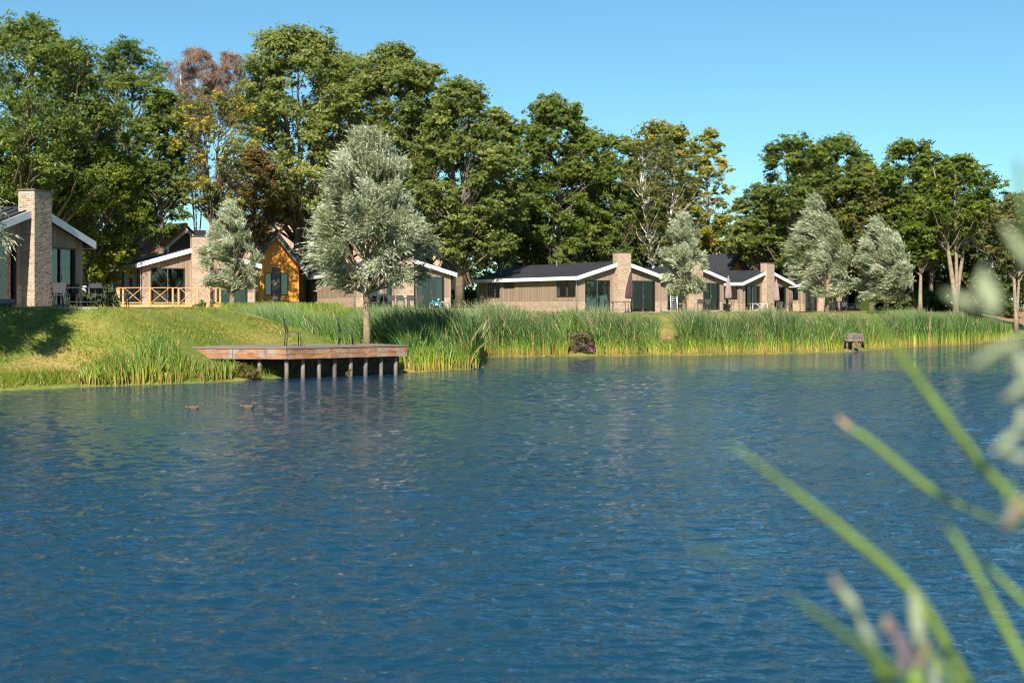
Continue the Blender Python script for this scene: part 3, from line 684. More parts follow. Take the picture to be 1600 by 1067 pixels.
    fu = MB(); fu.box(-1.9, -.6, 3.4, 4.2, .68, .74); fu.box(-1.8, -1.7, 3.5, 3.6, .03, .68); fu.box(-.8, -.7, 4.0, 4.1, .03, .68); fu.build('room_table', M['brownwall'], h); fu = MB(); fu.box(1.0, 2.8, 4.6, 5.19, .03, .45); fu.box(1.0, 2.8, 5.2, 5.4, .03, .95); fu.build('sofa', M['brownwall'], h)
    for o_ in DOORS: glazed(h, 'sliding_door', wmap('front'), o_, True)
    for o_ in leftops: glazed(h, 'sliding_door' if o_[2] < .3 else 'window', wmap('left'), o_, o_[2] < .3)
    return h
proto = make_bungalow(LEFTOPS, 'long brown timber bungalow with closed grey curtains and a dark purple closed parasol in front')
H2OPS = [(.6, 2.4, .04, 2.27), (4.2, 5.6, 1.0, 2.28), (8.0, 9.4, 1.0, 2.28), (12.0, 13.2, 1.4, 2.28)]
proto2 = make_bungalow(H2OPS, 'brown bungalow behind the orange wooden deck fence, a brown roof rising above it', True)
def lbl(o_, t): o_['label'] = t; return o_
def frontleft(px, d, th):               # centre of the front gable from its left corner
    x = (px - 800) / FPX * d; return x + HW * math.cos(R(th)), d + HW * math.sin(R(th))
HOUSES = []
cx4, cy4 = frontleft(905, 100, 30); proto.location = (cx4, cy4, 2.09); proto.rotation_euler = (0, 0, R(30))
cx2, cy2 = frontleft(223, 88, 23); proto2.location = (cx2, cy2, 2.62); proto2.rotation_euler = (0, 0, R(23))
h1 = clone(proto, (-17.6, 52.0, 2.45), R(76), 'bungalow at the left edge of the photo, its brick chimney nearest the camera')
c_ = frontleft(557, 100, 22); h3 = clone(proto, (c_[0], c_[1], 2.36), R(22), 'bungalow half hidden by the big willow with a blue bicycle before its glass doors')
c_ = frontleft(1036, 115, 38); h5 = clone(proto, (c_[0], c_[1], 2.19), R(38), 'bungalow behind the small round willow with a white clothes rack against it')
c_ = frontleft(1159, 121, 45); h6 = clone(proto, (c_[0], c_[1], 2.02), R(45), 'bungalow with a white folding table by its brick chimney and a dark pointed roof behind')
c_ = frontleft(1254, 133, 48); h7 = clone(proto, (c_[0], c_[1], 2.03), R(48), 'bungalow partly covered by the left one of the two swept willows, pale curtains')
c_ = frontleft(1320, 148, 32); h8 = clone(proto, (c_[0], c_[1], 2.05), R(32), 'farthest bungalow, mostly hidden behind the right one of the two swept willows')
DL, DR = DOORS
for dd_ in DOORS: curtain(proto, 'front', dd_, dd_[0] + .09, dd_[1] - .09, 'curt_grey')
curtain(proto, 'left', LEFTOPS[0], .55, 2.85, 'curt_grey'); blind(proto, 'left', LEFTOPS[2], .15); curtain(proto, 'left', LEFTOPS[2], 12.2, 13.0, 'curt_grey')
blind(proto, 'left', LEFTOPS[1], .4)
for dd_ in DOORS:
    curtain(h3, 'front', dd_, dd_[0] + .09, dd_[0] + .5, 'curt_beige'); curtain(h3, 'front', dd_, dd_[1] - .5, dd_[1] - .09, 'curt_beige')
    curtain(h1, 'front', dd_, dd_[1] - .95, dd_[1] - .1, 'curt_blue')
    curtain(h5, 'front', dd_, dd_[1] - .4, dd_[1] - .1, 'curt_grey')
    curtain(h7, 'front', dd_, dd_[1] - .5, dd_[1] - .1, 'curt_blue'); curtain(h8, 'front', dd_, dd_[0] + .1, dd_[0] + .9, 'curt_blue')
curtain(h6, 'front', DR, DR[1] - 1.1, DR[1] - .1, 'curt_blue')
for hh in (h5, h6, h7): blind(hh, 'left', LEFTOPS[0], .16)
curtain(h7, 'left', LEFTOPS[0], .55, 1.3, 'curt_blue'); curtain(h3, 'left', LEFTOPS[2], 11.4, 11.9, 'curt_beige')

# terraces (paving in front of every bungalow)
def terrace(h, label, x0=-3.7, x1=4.2, depth=3.6, front=None):
    t = thing('terrace', h.location.copy(), h.rotation_euler.z, label); t['kind'] = 'structure'
    b = MB(); nxs = int((x1 - x0) / .6); nys = int(depth / .6)
    for i_ in range(nxs):
        for j in range(nys):
            xa = x0 + i_ * .6; ya = -depth - .03 + j * .6
            if abs(xa + .3) < .9 and ya > -1.15: continue
            b.box(xa + .004, xa + .596, ya + .004, ya + .596, -.09 + random.uniform(0, .004), .0 + random.uniform(-.006, .0))
    b.build('paving_slabs', M['paving'], t, kind='stuff')
    return t
terrace(h1, 'grey paved terrace beside the nearest bungalow', -2.6, 4.6, 4.2)
for hh, nm in ((h3, 'behind the big willow'), (proto, 'under the purple parasol'), (h5, 'beside the small round willow'), (h6, 'with the white table'), (h7, 'behind the swept willow'), (h8, 'at the farthest bungalow')):
    terrace(hh, 'paved terrace ' + nm)

# ------------------------------------------------------------------ houses beyond
def barn(name, label, px, d, th, hw, L_, eave, apex, wallm, roofm, ov=.55, tiles=False, base=None, orange_panel=False, cut=None):
    x = (px - 800) / FPX * d; zb = tz1(x, d) if base is None else base
    h = thing(name, (x, d, zb), R(th), label, 'house', 'houses standing among the trees')
    mpf = lambda u, v, z: (u, -v, z)
    gt = lambda u: apex - (apex - eave) * abs(u) / hw
    b = MB()
    ops = [(-.85, -.3, .9, 2.6), (.35, .95, .9, 2.6)] if orange_panel else []
    bk = breaks(-hw, hw, ops, (0.0,))
    for a, b_ in zip(bk[:-1], bk[1:]): column(b, mpf, a, b_, 0, gt, ops, -.2, 0)
    b.box(-hw, -hw + .2, .21, L_, 0, eave); b.box(hw - .2, hw, .21, L_, 0, eave); b.box(-hw, hw, L_ + .01, L_ + .2, 0, eave)
    b.build('wall', M['brownwall'] if wallm == 'orange_clad' else M[wallm], h)
    if wallm == 'orange_clad':
        c = MB(); clad_wall(c, mpf, -hw, hw, .45, lambda u: gt(u) - .02, ops + ([(-.3, .35, .0, 3.0)] if orange_panel else []), .2, .012); c.build('cladding', M[wallm], h, kind='stuff')
        if orange_panel:
            p_ = MB(); p_.box(-.28, .33, -.05, .0, .1, 2.98); p_.build('panel', M['panel'], h)
        for o_ in ops: glazed(h, 'window', mpf, o_, False)
        q = MB(); q.box(-hw + .3, hw - .3, 3, 3.1, 0, eave); q.build('inner_wall', M['interior_dark'], h)
    else:
        f = MB(); f.box(-.9, .9, -.05, 0.0, eave + .2, eave + 1.0); fr = f.build('window', M['frame'], h)
        g = MB(); g.box(-.82, -.04, -.06, -.052, eave + .28, eave + .92); g.box(.04, .82, -.06, -.052, eave + .28, eave + .92); g.build('pane', M['glass'], fr)
    sl = (apex - eave) / hw; xo = hw + ov; ez = eave - sl * ov; nrm_ = math.hypot(1, sl); T = .22
    r = MB()
    for sg in (-1, 1):
        p = [(0, -ov, apex), (sg * xo, -ov, ez), (sg * xo, L_ + .3, ez), (0, L_ + .3, apex)]; q = [(a, b_, c + T * nrm_) for a, b_, c in p]
        r.hexa(p + q if sg < 0 else p[::-1] + q[::-1])
    rf = r.build('roof', M[roofm], h)
    if tiles:
        t = MB(); rows = int(xo * nrm_ / .32)
        for sg in (-1, 1):
            for k in range(rows):
                for j in range(int((L_ + ov) / .9)):
                    u0 = k / rows; u1 = (k + 1.15) / rows; ya = -ov + j * .9 + (.45 if k % 2 else 0)
                    za = apex - sl * xo * u0 + T * nrm_ + .01; zb_ = apex - sl * xo * min(u1, 1.02) + T * nrm_ + .045
                    a_ = [(sg * xo * u0, ya, za), (sg * xo * min(u1, 1.02), ya, zb_), (sg * xo * min(u1, 1.02), ya + .89, zb_), (sg * xo * u0, ya + .89, za)]
                    t.poly(a_ + [(p_[0], p_[1], p_[2] - .03) for p_ in a_], [(0, 1, 2, 3), (1, 5, 6, 2), (0, 4, 5, 1)] if sg > 0 else [(3, 2, 1, 0), (2, 6, 5, 1), (1, 5, 4, 0)])
        t.build('roof_tiles', M[roofm], rf, kind='stuff')
        rd = MB()
        for j in range(int((L_ + ov) / .4)): rd.tube([(0, -ov + j * .4, apex + T * nrm_ + .03), (0, -ov + j * .4 + .38, apex + T * nrm_ + .05)], .12, 6)
        rd.build('ridge_tiles', M['pinkroof'], rf, kind='stuff')
    for sg in (-1, 1):
        s_ = MB(); pts = [(0, -ov - .03, apex - .28), (sg * xo, -ov - .03, ez - .28), (sg * xo, -ov - .002, ez - .28), (0, -ov - .002, apex - .28), (0, -ov - .03, apex), (sg * xo, -ov - .03, ez), (sg * xo, -ov - .002, ez), (0, -ov - .002, apex)]
        s_.hexa(pts if sg > 0 else [pts[1], pts[0], pts[3], pts[2], pts[5], pts[4], pts[7], pts[6]]); s_.build('bargeboard', M['cream' if tiles else 'panel'], h)
    return h
barn('barn_house', 'orange timber house with a steep dark roof between two bungalows', 431, 108, 14, 1.75, 9, 3.3, 5.5, 'orange_clad', 'darkroof', .6, False, 2.45, True)
barn('barn_house', 'steep dark roofed house with an orange gable peeking above the bungalow roofs', 1150, 140, 30, 2.7, 12, 1.7, 5.3, 'orange_clad', 'darkroof', .5, False, 2.1)
barn('tiled_house', 'house with a rusty brown tiled roof rising behind the fenced bungalow', 284, 110, 40, 3.4, 12, 3.3, 6.1, 'brownwall', 'thatch', .8, True, 2.4)
barn('tiled_house', 'pale brick coloured roof behind the dark trunks left of the grey curtained bungalow', 700, 140, 70, 4.5, 20, 3.0, 7.4, 'brownwall', 'pinkroof', .5, True, 2.2)
barn('tiled_house', 'brown tiled roof showing between the orange house and the big willow', 500, 128, 60, 4, 12, 3.0, 8.0, 'brownwall', 'pinkroof', .5, True, 2.4)
barn('tiled_house', 'far tiled house glimpsed between trees above the white table bungalow', 1250, 165, 65, 4.5, 16, 3.0, 7.6, 'brownwall', 'pinkroof', .5, True, 2.1)

# ------------------------------------------------------------------ dock
def clip_x(poly, yy):
    xs = []
    for (a, b_) in zip(poly, poly[1:] + poly[:1]):
        if (a[1] - yy) * (b_[1] - yy) < 0: xs.append(a[0] + (b_[0] - a[0]) * (yy - a[1]) / (b_[1] - a[1]))
    return (min(xs), max(xs)) if len(xs) >= 2 else None
DK = [(-11.25, 48.95), (-7.66, 48.45), (-3.85, 51.8), (-5.6, 54.2), (-10.6, 51.4)]; DZ = 1.08
dock = thing('dock', (-7.6, 50.5, 0), 0, 'weathered wooden fishing dock on posts at the end of the lawn', 'dock')
DO = Vector((7.6, -50.5, 0))
y_ = 48.5
while y_ < 54.2:
    xr = clip_x(DK, y_ + .07)
    if xr and xr[1] - xr[0] > .2:
        b = MB(); b.box(xr[0] + DO.x + random.uniform(-.02, .02), xr[1] + DO.x + random.uniform(-.02, .02), y_ + DO.y, y_ + .135 + DO.y, DZ - .045, DZ + random.uniform(-.004, .004)); b.build('deck_board', M['deck'], dock)
    y_ += .145
def beam(a, b_, z0, z1, off, th, nm, mat):
    a = Vector((*a, 0)) + DO; b_ = Vector((*b_, 0)) + DO; d = (b_ - a).normalized(); n_ = Vector((d.y, -d.x, 0))
    p = [a + n_ * off, b_ + n_ * off, b_ + n_ * (off - th), a + n_ * (off - th)]
    m_ = MB(); m_.hexa([(q.x, q.y, z0) for q in p] + [(q.x, q.y, z1) for q in p]); return m_.build(nm, M[mat], dock)
def lerp(a, b_, t): return (a[0] + (b_[0] - a[0]) * t, a[1] + (b_[1] - a[1]) * t)
for (a, b_, cuts) in ((DK[0], DK[1], [0, .47, 1]), (DK[1], DK[2], [0, .35, .72, 1])):
    for t0, t1 in zip(cuts[:-1], cuts[1:]):
        beam(lerp(a, b_, t0 + .002), lerp(a, b_, t1 - .002), DZ - .235, DZ - .052, .05, .06, 'fascia_plank', 'dock')
        beam(lerp(a, b_, t0 + .002), lerp(a, b_, t1 - .002), DZ - .40, DZ - .245, .045, .06, 'fascia_plank', 'dock')
    beam(a, b_, DZ - .048, DZ + .014, .075, .2, 'edge_board', 'deck')
beam(DK[2], DK[3], DZ - .40, DZ - .05, .05, .06, 'fascia_plank', 'dock')
def post(x, y, z1, r, mat='pile'):
    b = MB(); b.tube([(x + DO.x, y + DO.y, -.9), (x + DO.x + random.uniform(-.02, .02), y + DO.y, .3), (x + DO.x + random.uniform(-.02, .02), y + DO.y, z1)], [r, r * 1.03, r * .98], 9); b.build('post', M[mat], dock, True)
for t in np.linspace(0.01, .93, 8): q = lerp(DK[1], DK[2], t); post(q[0] - .1, q[1] + .16, DZ - .05, .075)
for t in (.72, .4): q = lerp(DK[0], DK[1], t); post(q[0], q[1] + .2, DZ - .05, .075)
for t in np.linspace(.08, 1, 8): q = lerp((-8.2, 50.2), (-4.8, 53.3), t); post(q[0], q[1], DZ - .05, .07)
bk2 = MB()
for t in np.linspace(0, 1, 30): q = lerp((-8.9, 49.7), (-4.3, 53.1), t); bk2.box(q[0] + DO.x - .09, q[0] + DO.x + .09, q[1] + DO.y - .02, q[1] + DO.y + .03, -.6, .95 + random.uniform(-.03, .03))
bk2.build('underdock_shade_boards', M['bark'], dock, kind='stuff')  # dark boards hiding the sunlit bank, standing in for shade under the deck
# little pier far right, wooden edge in the grass gap
p0 = P(1334, 521, 78.3); pier = thing('small_pier', (p0.x, p0.y, 0), R(8), 'small wooden fishing platform poking out of the far reeds', 'pier')
z_ = p0.z
for k in range(8): b = MB(); b.box(-.52, .52, k * .2, k * .2 + .19, z_ - .05, z_ + random.uniform(-.004, .004)); b.build('deck_board', M['deck'], pier)
for k in range(2): b = MB(); b.box(-.53, .53, -.05, -.005, z_ - .24 - k * .2, z_ - .055 - k * .2); b.build('fascia_plank', M['pile'], pier)
for sx in (-.35, .0, .35): b = MB(); b.tube([(sx, .1, -.6), (sx, .1, z_ - .06)], .07, 8); b.build('post', M['brownwall'], pier, True)
p0 = P(1055, 525, 75.5); e = thing('jetty_edge', (p0.x, p0.y, 0), R(3), 'low plank edging in the grassy gap between the reeds', 'edging')
for k in range(3): b = MB(); b.box(-1.35 + k * .9, -1.35 + k * .9 + .88, 0, .06, p0.z - .16, p0.z); b.build('plank', M['dock'], e)
for k in range(4): b = MB(); b.box(-1.3 + k * .86, -1.2 + k * .86, .061, .15, p0.z - .6, p0.z - .03); b.build('stake', M['pile'], e)

# ------------------------------------------------------------------ deck fence of the second bungalow
fd = 84.0; fx0 = P(188, 480, fd).x
fz = 2.62
deckt = thing('wooden_deck', (P(260, 480, fd).x, fd, fz), R(3), 'raised orange wooden deck before the second bungalow', 'deck')
for k in range(22): b = MB(); b.box(-3.3, 3.35, .05 + k * .16, .05 + k * .16 + .15, -.06, .0); b.build('deck_board', M['orange_wood'], deckt)
for k in range(2): b = MB(); b.box(-3.32, 3.37, .0, .045, -.17 - k * .16, -.02 - k * .16); b.build('skirt_board', M['orange_wood'], deckt)
fence = thing('deck_fence', (P(260, 480, fd).x, fd, fz), R(3), 'orange wooden balustrade with crossed braces around the deck', 'fence')
fx = lambda px: (px - 260) / FPX * fd
PH = 1.0
for px_ in (187, 193.5, 234.5, 270, 279, 308, 336.6, 343.5):
    b = MB(); b.box(fx(px_) - .05, fx(px_) + .05, -.055, .045, -.33, PH - .045); b.build('post', M['orange_wood'], fence)
b = MB(); b.box(fx(185), fx(345), -.08, .06, PH - .04, PH); b.build('top_rail', M['orange_wood'], fence)
b = MB(); b.box(fx(187), fx(343), -.03, .02, .06, .12); b.build('bottom_rail', M['orange_wood'], fence)
for (a, b__) in ((196, 222), (237, 264), (281.5, 305), (310.5, 334)):
    for s_, (z0_, z1_) in enumerate(((.95, .1), (.1, .95))):
        b = MB(); yo = -.08 if s_ else -.035; b.bar((fx(a), yo, z0_), (fx(b__), yo, z1_), .03, .085, Vector((0, 1, 0))); b.build('brace', M['orange_wood'], fence)
b = MB(); b.box(fx(173), fx(186), -.02, .0, -.3, .95); b.build('side_panel', M['orange_wood'], fence)

# ------------------------------------------------------------------ furniture
def make_chair(label, mat='black', arms=True, sling=False):
    t = thing('garden_chair', (0, 0, 0), 0, label, 'chair')
    def leg(pts, r=.017): b = MB(); b.tube(pts, r, 6); b.build('leg', M[mat], t, True)
    for sx in (-.24, .24):
        leg([(sx, -.22, 0), (sx, -.2, .44 if not arms else .64)]); leg([(sx, .27, 0), (sx, .22, .44)])
        b = MB(); b.tube([(sx, .22, .44), (sx, .31, .90)], .017, 6); b.build('back_post', M[mat], t, True)
        if arms: b = MB(); b.bar((sx, -.24, .655), (sx, .26, .655), .045, .025); b.build('armrest', M[mat], t)
    b = MB(); b.box(-.235, .235, -.22, .22, .43, .455); b.build('seat', M['sling'], t)
    b = MB(); k = 5
    for i_ in range(k):
        z0_ = .52 + i_ * .38 / k; z1_ = .52 + (i_ + 1) * .38 / k - (.0 if not sling else .03); f_ = lambda z: .22 + (z - .44) * .196
        b.hexa([(-.225, f_(z0_) - .012, z0_), (.225, f_(z0_) - .012, z0_), (.225, f_(z0_) + .006, z0_), (-.225, f_(z0_) + .006, z0_), (-.225, f_(z1_) - .012, z1_), (.225, f_(z1_) - .012, z1_), (.225, f_(z1_) + .006, z1_), (-.225, f_(z1_) + .006, z1_)])
    b.build('backrest', M['sling'], t)
    return t
def make_table(label, w_=1.6, d_=.85, mat='black', topm='black'):
    t = thing('garden_table', (0, 0, 0), 0, label, 'table')
    b = MB(); b.box(-w_ / 2, w_ / 2, -d_ / 2, d_ / 2, .715, .745); b.build('tabletop', M[topm], t)
    for sx in (-1, 1):
        for sy in (-1, 1): b = MB(); b.tube([(sx * (w_ / 2 - .1), sy * (d_ / 2 - .08), 0), (sx * (w_ / 2 - .14), sy * (d_ / 2 - .12), .715)], .024, 6); b.build('leg', M[mat], t, True)
    b = MB(); b.bar((-w_ / 2 + .13, 0, .2), (w_ / 2 - .13, 0, .2), .03); b.build('stretcher', M[mat], t)
    return t
def make_umbrella(label, m_):
    t = thing('parasol', (0, 0, 0), 0, label, 'parasol')
    b = MB(); b.tube([(0, 0, .05), (0, 0, 2.75)], .022, 8); b.build('pole', M['rail'], t, True)
    b = MB(); b.lathe([(.25, 0), (.25, .05), (.06, .08), (.04, .3)], n=14); b.build('base', M['black'], t)
    b = MB(); b.lathe([(.19, .95), (.24, 1.02), (.235, 1.3), (.2, 1.75), (.13, 2.25), (.06, 2.6), (.045, 2.72), (.02, 2.78)], n=48, fold=.16, folds=8); b.build('canopy', m_, t, True)
    b = MB(); b.lathe([(.205, 1.36), (.215, 1.40), (.205, 1.43)], n=32, fold=.10, folds=8); b.build('strap', m_, t, True)
    return t
M['aubergine'] = plain('aubergine_fabric', (.065, .028, .038), .85, 0, .2, 10)
M['mauve'] = plain('pinkish_taupe_fabric', (.25, .18, .165), .85, 0, .15, 10)
GC = 'chairs on the bungalow terraces'
def ground_at(px, d, hz): return Vector(((px - 800) / FPX * d, d, hz))
chair0 = make_chair('dark chair with its back to the camera beside the nearest brick chimney'); chair0['group'] = GC
chair0.location = ground_at(93, 52.6, 2.45); chair0.rotation_euler = (0, 0, R(180 + 15))
def ch(px, d, hz, rz, label): return clone(chair0, ground_at(px, d, hz), R(rz), label, GC)
ch(155, 53.6, 2.45, 40, 'dark round backed chair at the right end of the nearest terrace table')
ch(190, 52.4, 2.45, 95, 'dark chair seen side on, farthest right on the nearest terrace')
ch(113, 54.6, 2.45, 20, 'chair behind the nearest terrace table')
ch(142, 55.0, 2.45, 0, 'grey backed chair behind the right half of the nearest terrace table')
tb = make_table('long dark garden table on the nearest terrace', 1.75, .85); tb.location = ground_at(134, 53.6, 2.45); tb.rotation_euler = (0, 0, R(8)); tb['group'] = 'terrace tables'
def tbl(px, d, hz, rz, label): return clone(tb, ground_at(px, d, hz), R(rz), label, 'terrace tables')
Z3, Z4, Z5, Z6, Z7, Z8 = 2.36, 2.09, 2.19, 2.02, 2.03, 2.05
for px_, d_, rz, l_ in ((588, 97.5, 90, 'leftmost chair in the row behind the reeds by the big willow'), (611, 96.6, 185, 'second chair in the row left of the blue bicycle'), (626, 96.9, 175, 'middle chair in the row left of the blue bicycle'),
                     (642, 97.2, 180, 'fourth chair in the row left of the blue bicycle'), (656, 97.6, 190, 'chair nearest the blue bicycle')): ch(px_, d_, Z3, rz, l_)
tbl(622, 98.2, Z3, 8, 'dark table behind the row of chairs by the big willow')
for px_, d_, rz, l_ in ((1095, 112.5, 170, 'left of two black chairs under the brick chimney beside the small willow'), (1104, 112.2, 190, 'right of two black chairs under the brick chimney beside the small willow'), (1141, 115, 60, 'chair under the pale parasol right of the small willow')): ch(px_, d_, Z5, rz, l_)
tbl(1122, 113.5, Z5, 30, 'dark table right of the small willow')
for px_, d_, rz, l_ in ((1206, 120, 80, 'dark chair just right of the brick chimney by the white table'), (1216, 119, 200, 'dark chair under the slim parasol beyond the white table'), (1232, 121, 250, 'dark chair right of the slim parasol, facing left')): ch(px_, d_, Z6, rz, l_)
tbl(1219, 121, Z6, 40, 'dark table under the slim parasol beyond the white table')
for px_, d_, rz, l_ in ((1306, 134, 80, 'dark chair between the two swept willow trunks, leftmost'), (1318, 133, 180, 'dark chair between the two swept willow trunks, second'), (1342, 137, 250, 'dark chair rightmost, below the farthest brick chimney')): ch(px_, d_, Z7, rz, l_)
tbl(1330, 135.5, Z7, 30, 'dark table below the farthest bungalow')
tbl(967, 97.5, Z4, 30, 'slim dark table before the chimney of the grey curtained bungalow')
ch(952, 97.3, Z4, 120, 'slim chair left of the table under the dark purple parasol')
wt = make_table('white folding table before a brick chimney', 1.55, .8, 'whiteplast', 'whiteplast'); wt.location = ground_at(1186, 118.5, Z6); wt.rotation_euler = (0, 0, R(10)); wt['group'] = 'terrace tables'
for sg in (-1, 1): b = MB(); b.bar((-.5 * sg, -.3, .05), (.35 * sg, -.3, .7), .035); b.build('cross_leg', M['whiteplast'], wt)
u4 = make_umbrella('dark purple closed parasol before the brick chimney', M['aubergine']); u4.location = ground_at(981.5, 97, Z4); u4.rotation_euler = (0, R(3.5), 0); u4['group'] = 'closed parasols'
u5 = make_umbrella('pinkish closed parasol right of the small round willow', M['mauve']); u5.location = ground_at(1138, 114, Z5); u5['group'] = 'closed parasols'
def um(px, d, hz, label): return clone(u5, ground_at(px, d, hz), 0.3, label, 'closed parasols')
um(1213, 119.6, Z6, 'pinkish closed parasol right of the white table'); um(1311, 135, Z7, 'pinkish closed parasol between the two swept willows'); um(599, 97.2, Z3, 'pale pinkish closed parasol behind the big willow trunk')
# chairs on the dock
dc = make_chair('dark sling chair on the dock, the left one', 'black', False, True); dc.location = (-7.75, 50.4, DZ + .005); dc.rotation_euler = (0, 0, R(108)); dc['group'] = 'chairs on the dock'; dc.scale = (1.05, 1.05, 1.08)
c2 = clone(dc, (-6.05, 52.0, DZ + .005), R(100), 'dark sling chair on the dock, right one nearer the willow trunk', 'chairs on the dock')
# white clothes rack
rk = thing('clothes_rack', ground_at(1052, 112, Z5), R(20), 'white folding clothes rack leaning open by the glass door', 'clothes rack')
for sx in (-.28, .28):
    b = MB(); b.tube([(sx - .1, -.35, 0), (sx + .1, .1, 1.25)], .02, 6); b.build('leg', M['whiteplast'], rk, True)
    b = MB(); b.tube([(sx + .25, .35, 0), (sx - .02, -.05, 1.0)], .02, 6); b.build('leg', M['whiteplast'], rk, True)
for k in range(7): z0_ = .15 + k * .15; b = MB(); b.tube([(-.36 + z0_ * .16, -.35 + z0_ * .36, z0_), (.2 + z0_ * .16, -.35 + z0_ * .36, z0_)], .012, 5); b.build('rung', M['whiteplast'], rk, True)
# bicycle
M['blue'] = plain('sky_blue_paint', (.02, .33, .50), .35, 0, .05)
bk = thing('child_bicycle', ground_at(682, 97.4, Z3), R(-25), 'small light blue child bicycle parked before the glass doors', 'bicycle')
def wheel(x):
    b = MB(); n_ = 20; b.tube([(x + .2 * math.cos(2 * math.pi * i_ / n_), 0, .215 + .2 * math.sin(2 * math.pi * i_ / n_)) for i_ in range(n_ + 1)], .022, 6, False); wh = b.build('wheel', M['black'], bk, True)
    b = MB(); b.tube([(x + .17 * math.cos(2 * math.pi * i_ / n_), 0, .215 + .17 * math.sin(2 * math.pi * i_ / n_)) for i_ in range(n_ + 1)], .01, 5, False); b.build('rim', M['whiteplast'], wh, True)
    b = MB()
    for i_ in range(10): b.tube([(x, 0, .215), (x + .17 * math.cos(.628 * i_), 0, .215 + .17 * math.sin(.628 * i_))], .003, 4)
    b.build('spokes', M['rail'], wh, kind='stuff')
wheel(-.40); wheel(.40)
b = MB(); b.tube([(-.40, 0, .215), (-.30, 0, .58)], .022, 6); b.tube([(-.31, 0, .55), (.02, 0, .28), (.40, 0, .215)], .03, 6); b.tube([(-.31, 0, .48), (.13, 0, .36)], .026, 6); b.tube([(.02, 0, .28), (.15, 0, .58)], .022, 6); b.tube([(.13, 0, .45), (.40, 0, .215)], .016, 6); b.build('frame', M['blue'], bk, True)
b = MB(); b.lathe([(.03, .0), (.08, .02), (.085, .05), (.05, .07)], (.16, 0, .58), 10); b.build('saddle', M['whiteplast'], bk, True)
b = MB(); b.tube([(-.3, 0, .58), (-.28, 0, .70)], .015, 6); b.tube([(-.22, -.22, .72), (-.29, 0, .70), (-.22, .22, .72)], .014, 6); b.build('handlebar', M['rail'], bk, True)
b = MB(); b.box(-.1, .12, -.05, .05, .22, .32); b.build('chain_guard', M['whiteplast'], bk)
for sy in (-1, 1): b = MB(); b.tube([(.38, sy * .03, .45), (.52, sy * .09, .42)], .03, 6); b.build('mudguard', M['whiteplast'], bk, True)
# plant pot and white bins beside the nearest bungalow
M['potblue'] = plain('blue_grey_pot', (.08, .11, .14), .5)
pt = MB(); pt.lathe([(.22, 0), (.3, .12), (.33, .26), (.28, .27), (.26, .2)], n=20); o = pt.build('plant_pot', M['potblue'], None, True); o.location = ground_at(8, 49.3, 2.46); tag(o, 'low blue grey bowl on the terrace edge at the far left', 'pot')
for px_, l_ in ((134, 'white storage cabinet seen behind the nearest terrace table, left one'), (149, 'white storage cabinet seen behind the nearest terrace table, right one')):
    t = thing('storage_cabinet', ground_at(px_, 72, 2.42), R(10), l_, 'cabinet', 'white cabinets')
    b = MB(); b.box(-.2, .2, 0, .4, 0, 1.05); b.build('body', M['whiteplast'], t); b = MB(); b.box(-.22, .22, -.03, .42, 1.055, 1.1); b.build('lid', M['whiteplast'], t)
    b = MB(); b.box(-.18, -.005, -.02, -.002, .05, 1.0); b.build('door', M['whiteplast'], t); b = MB(); b.box(.005, .18, -.02, -.002, .05, 1.0); b.build('door', M['whiteplast'], t)
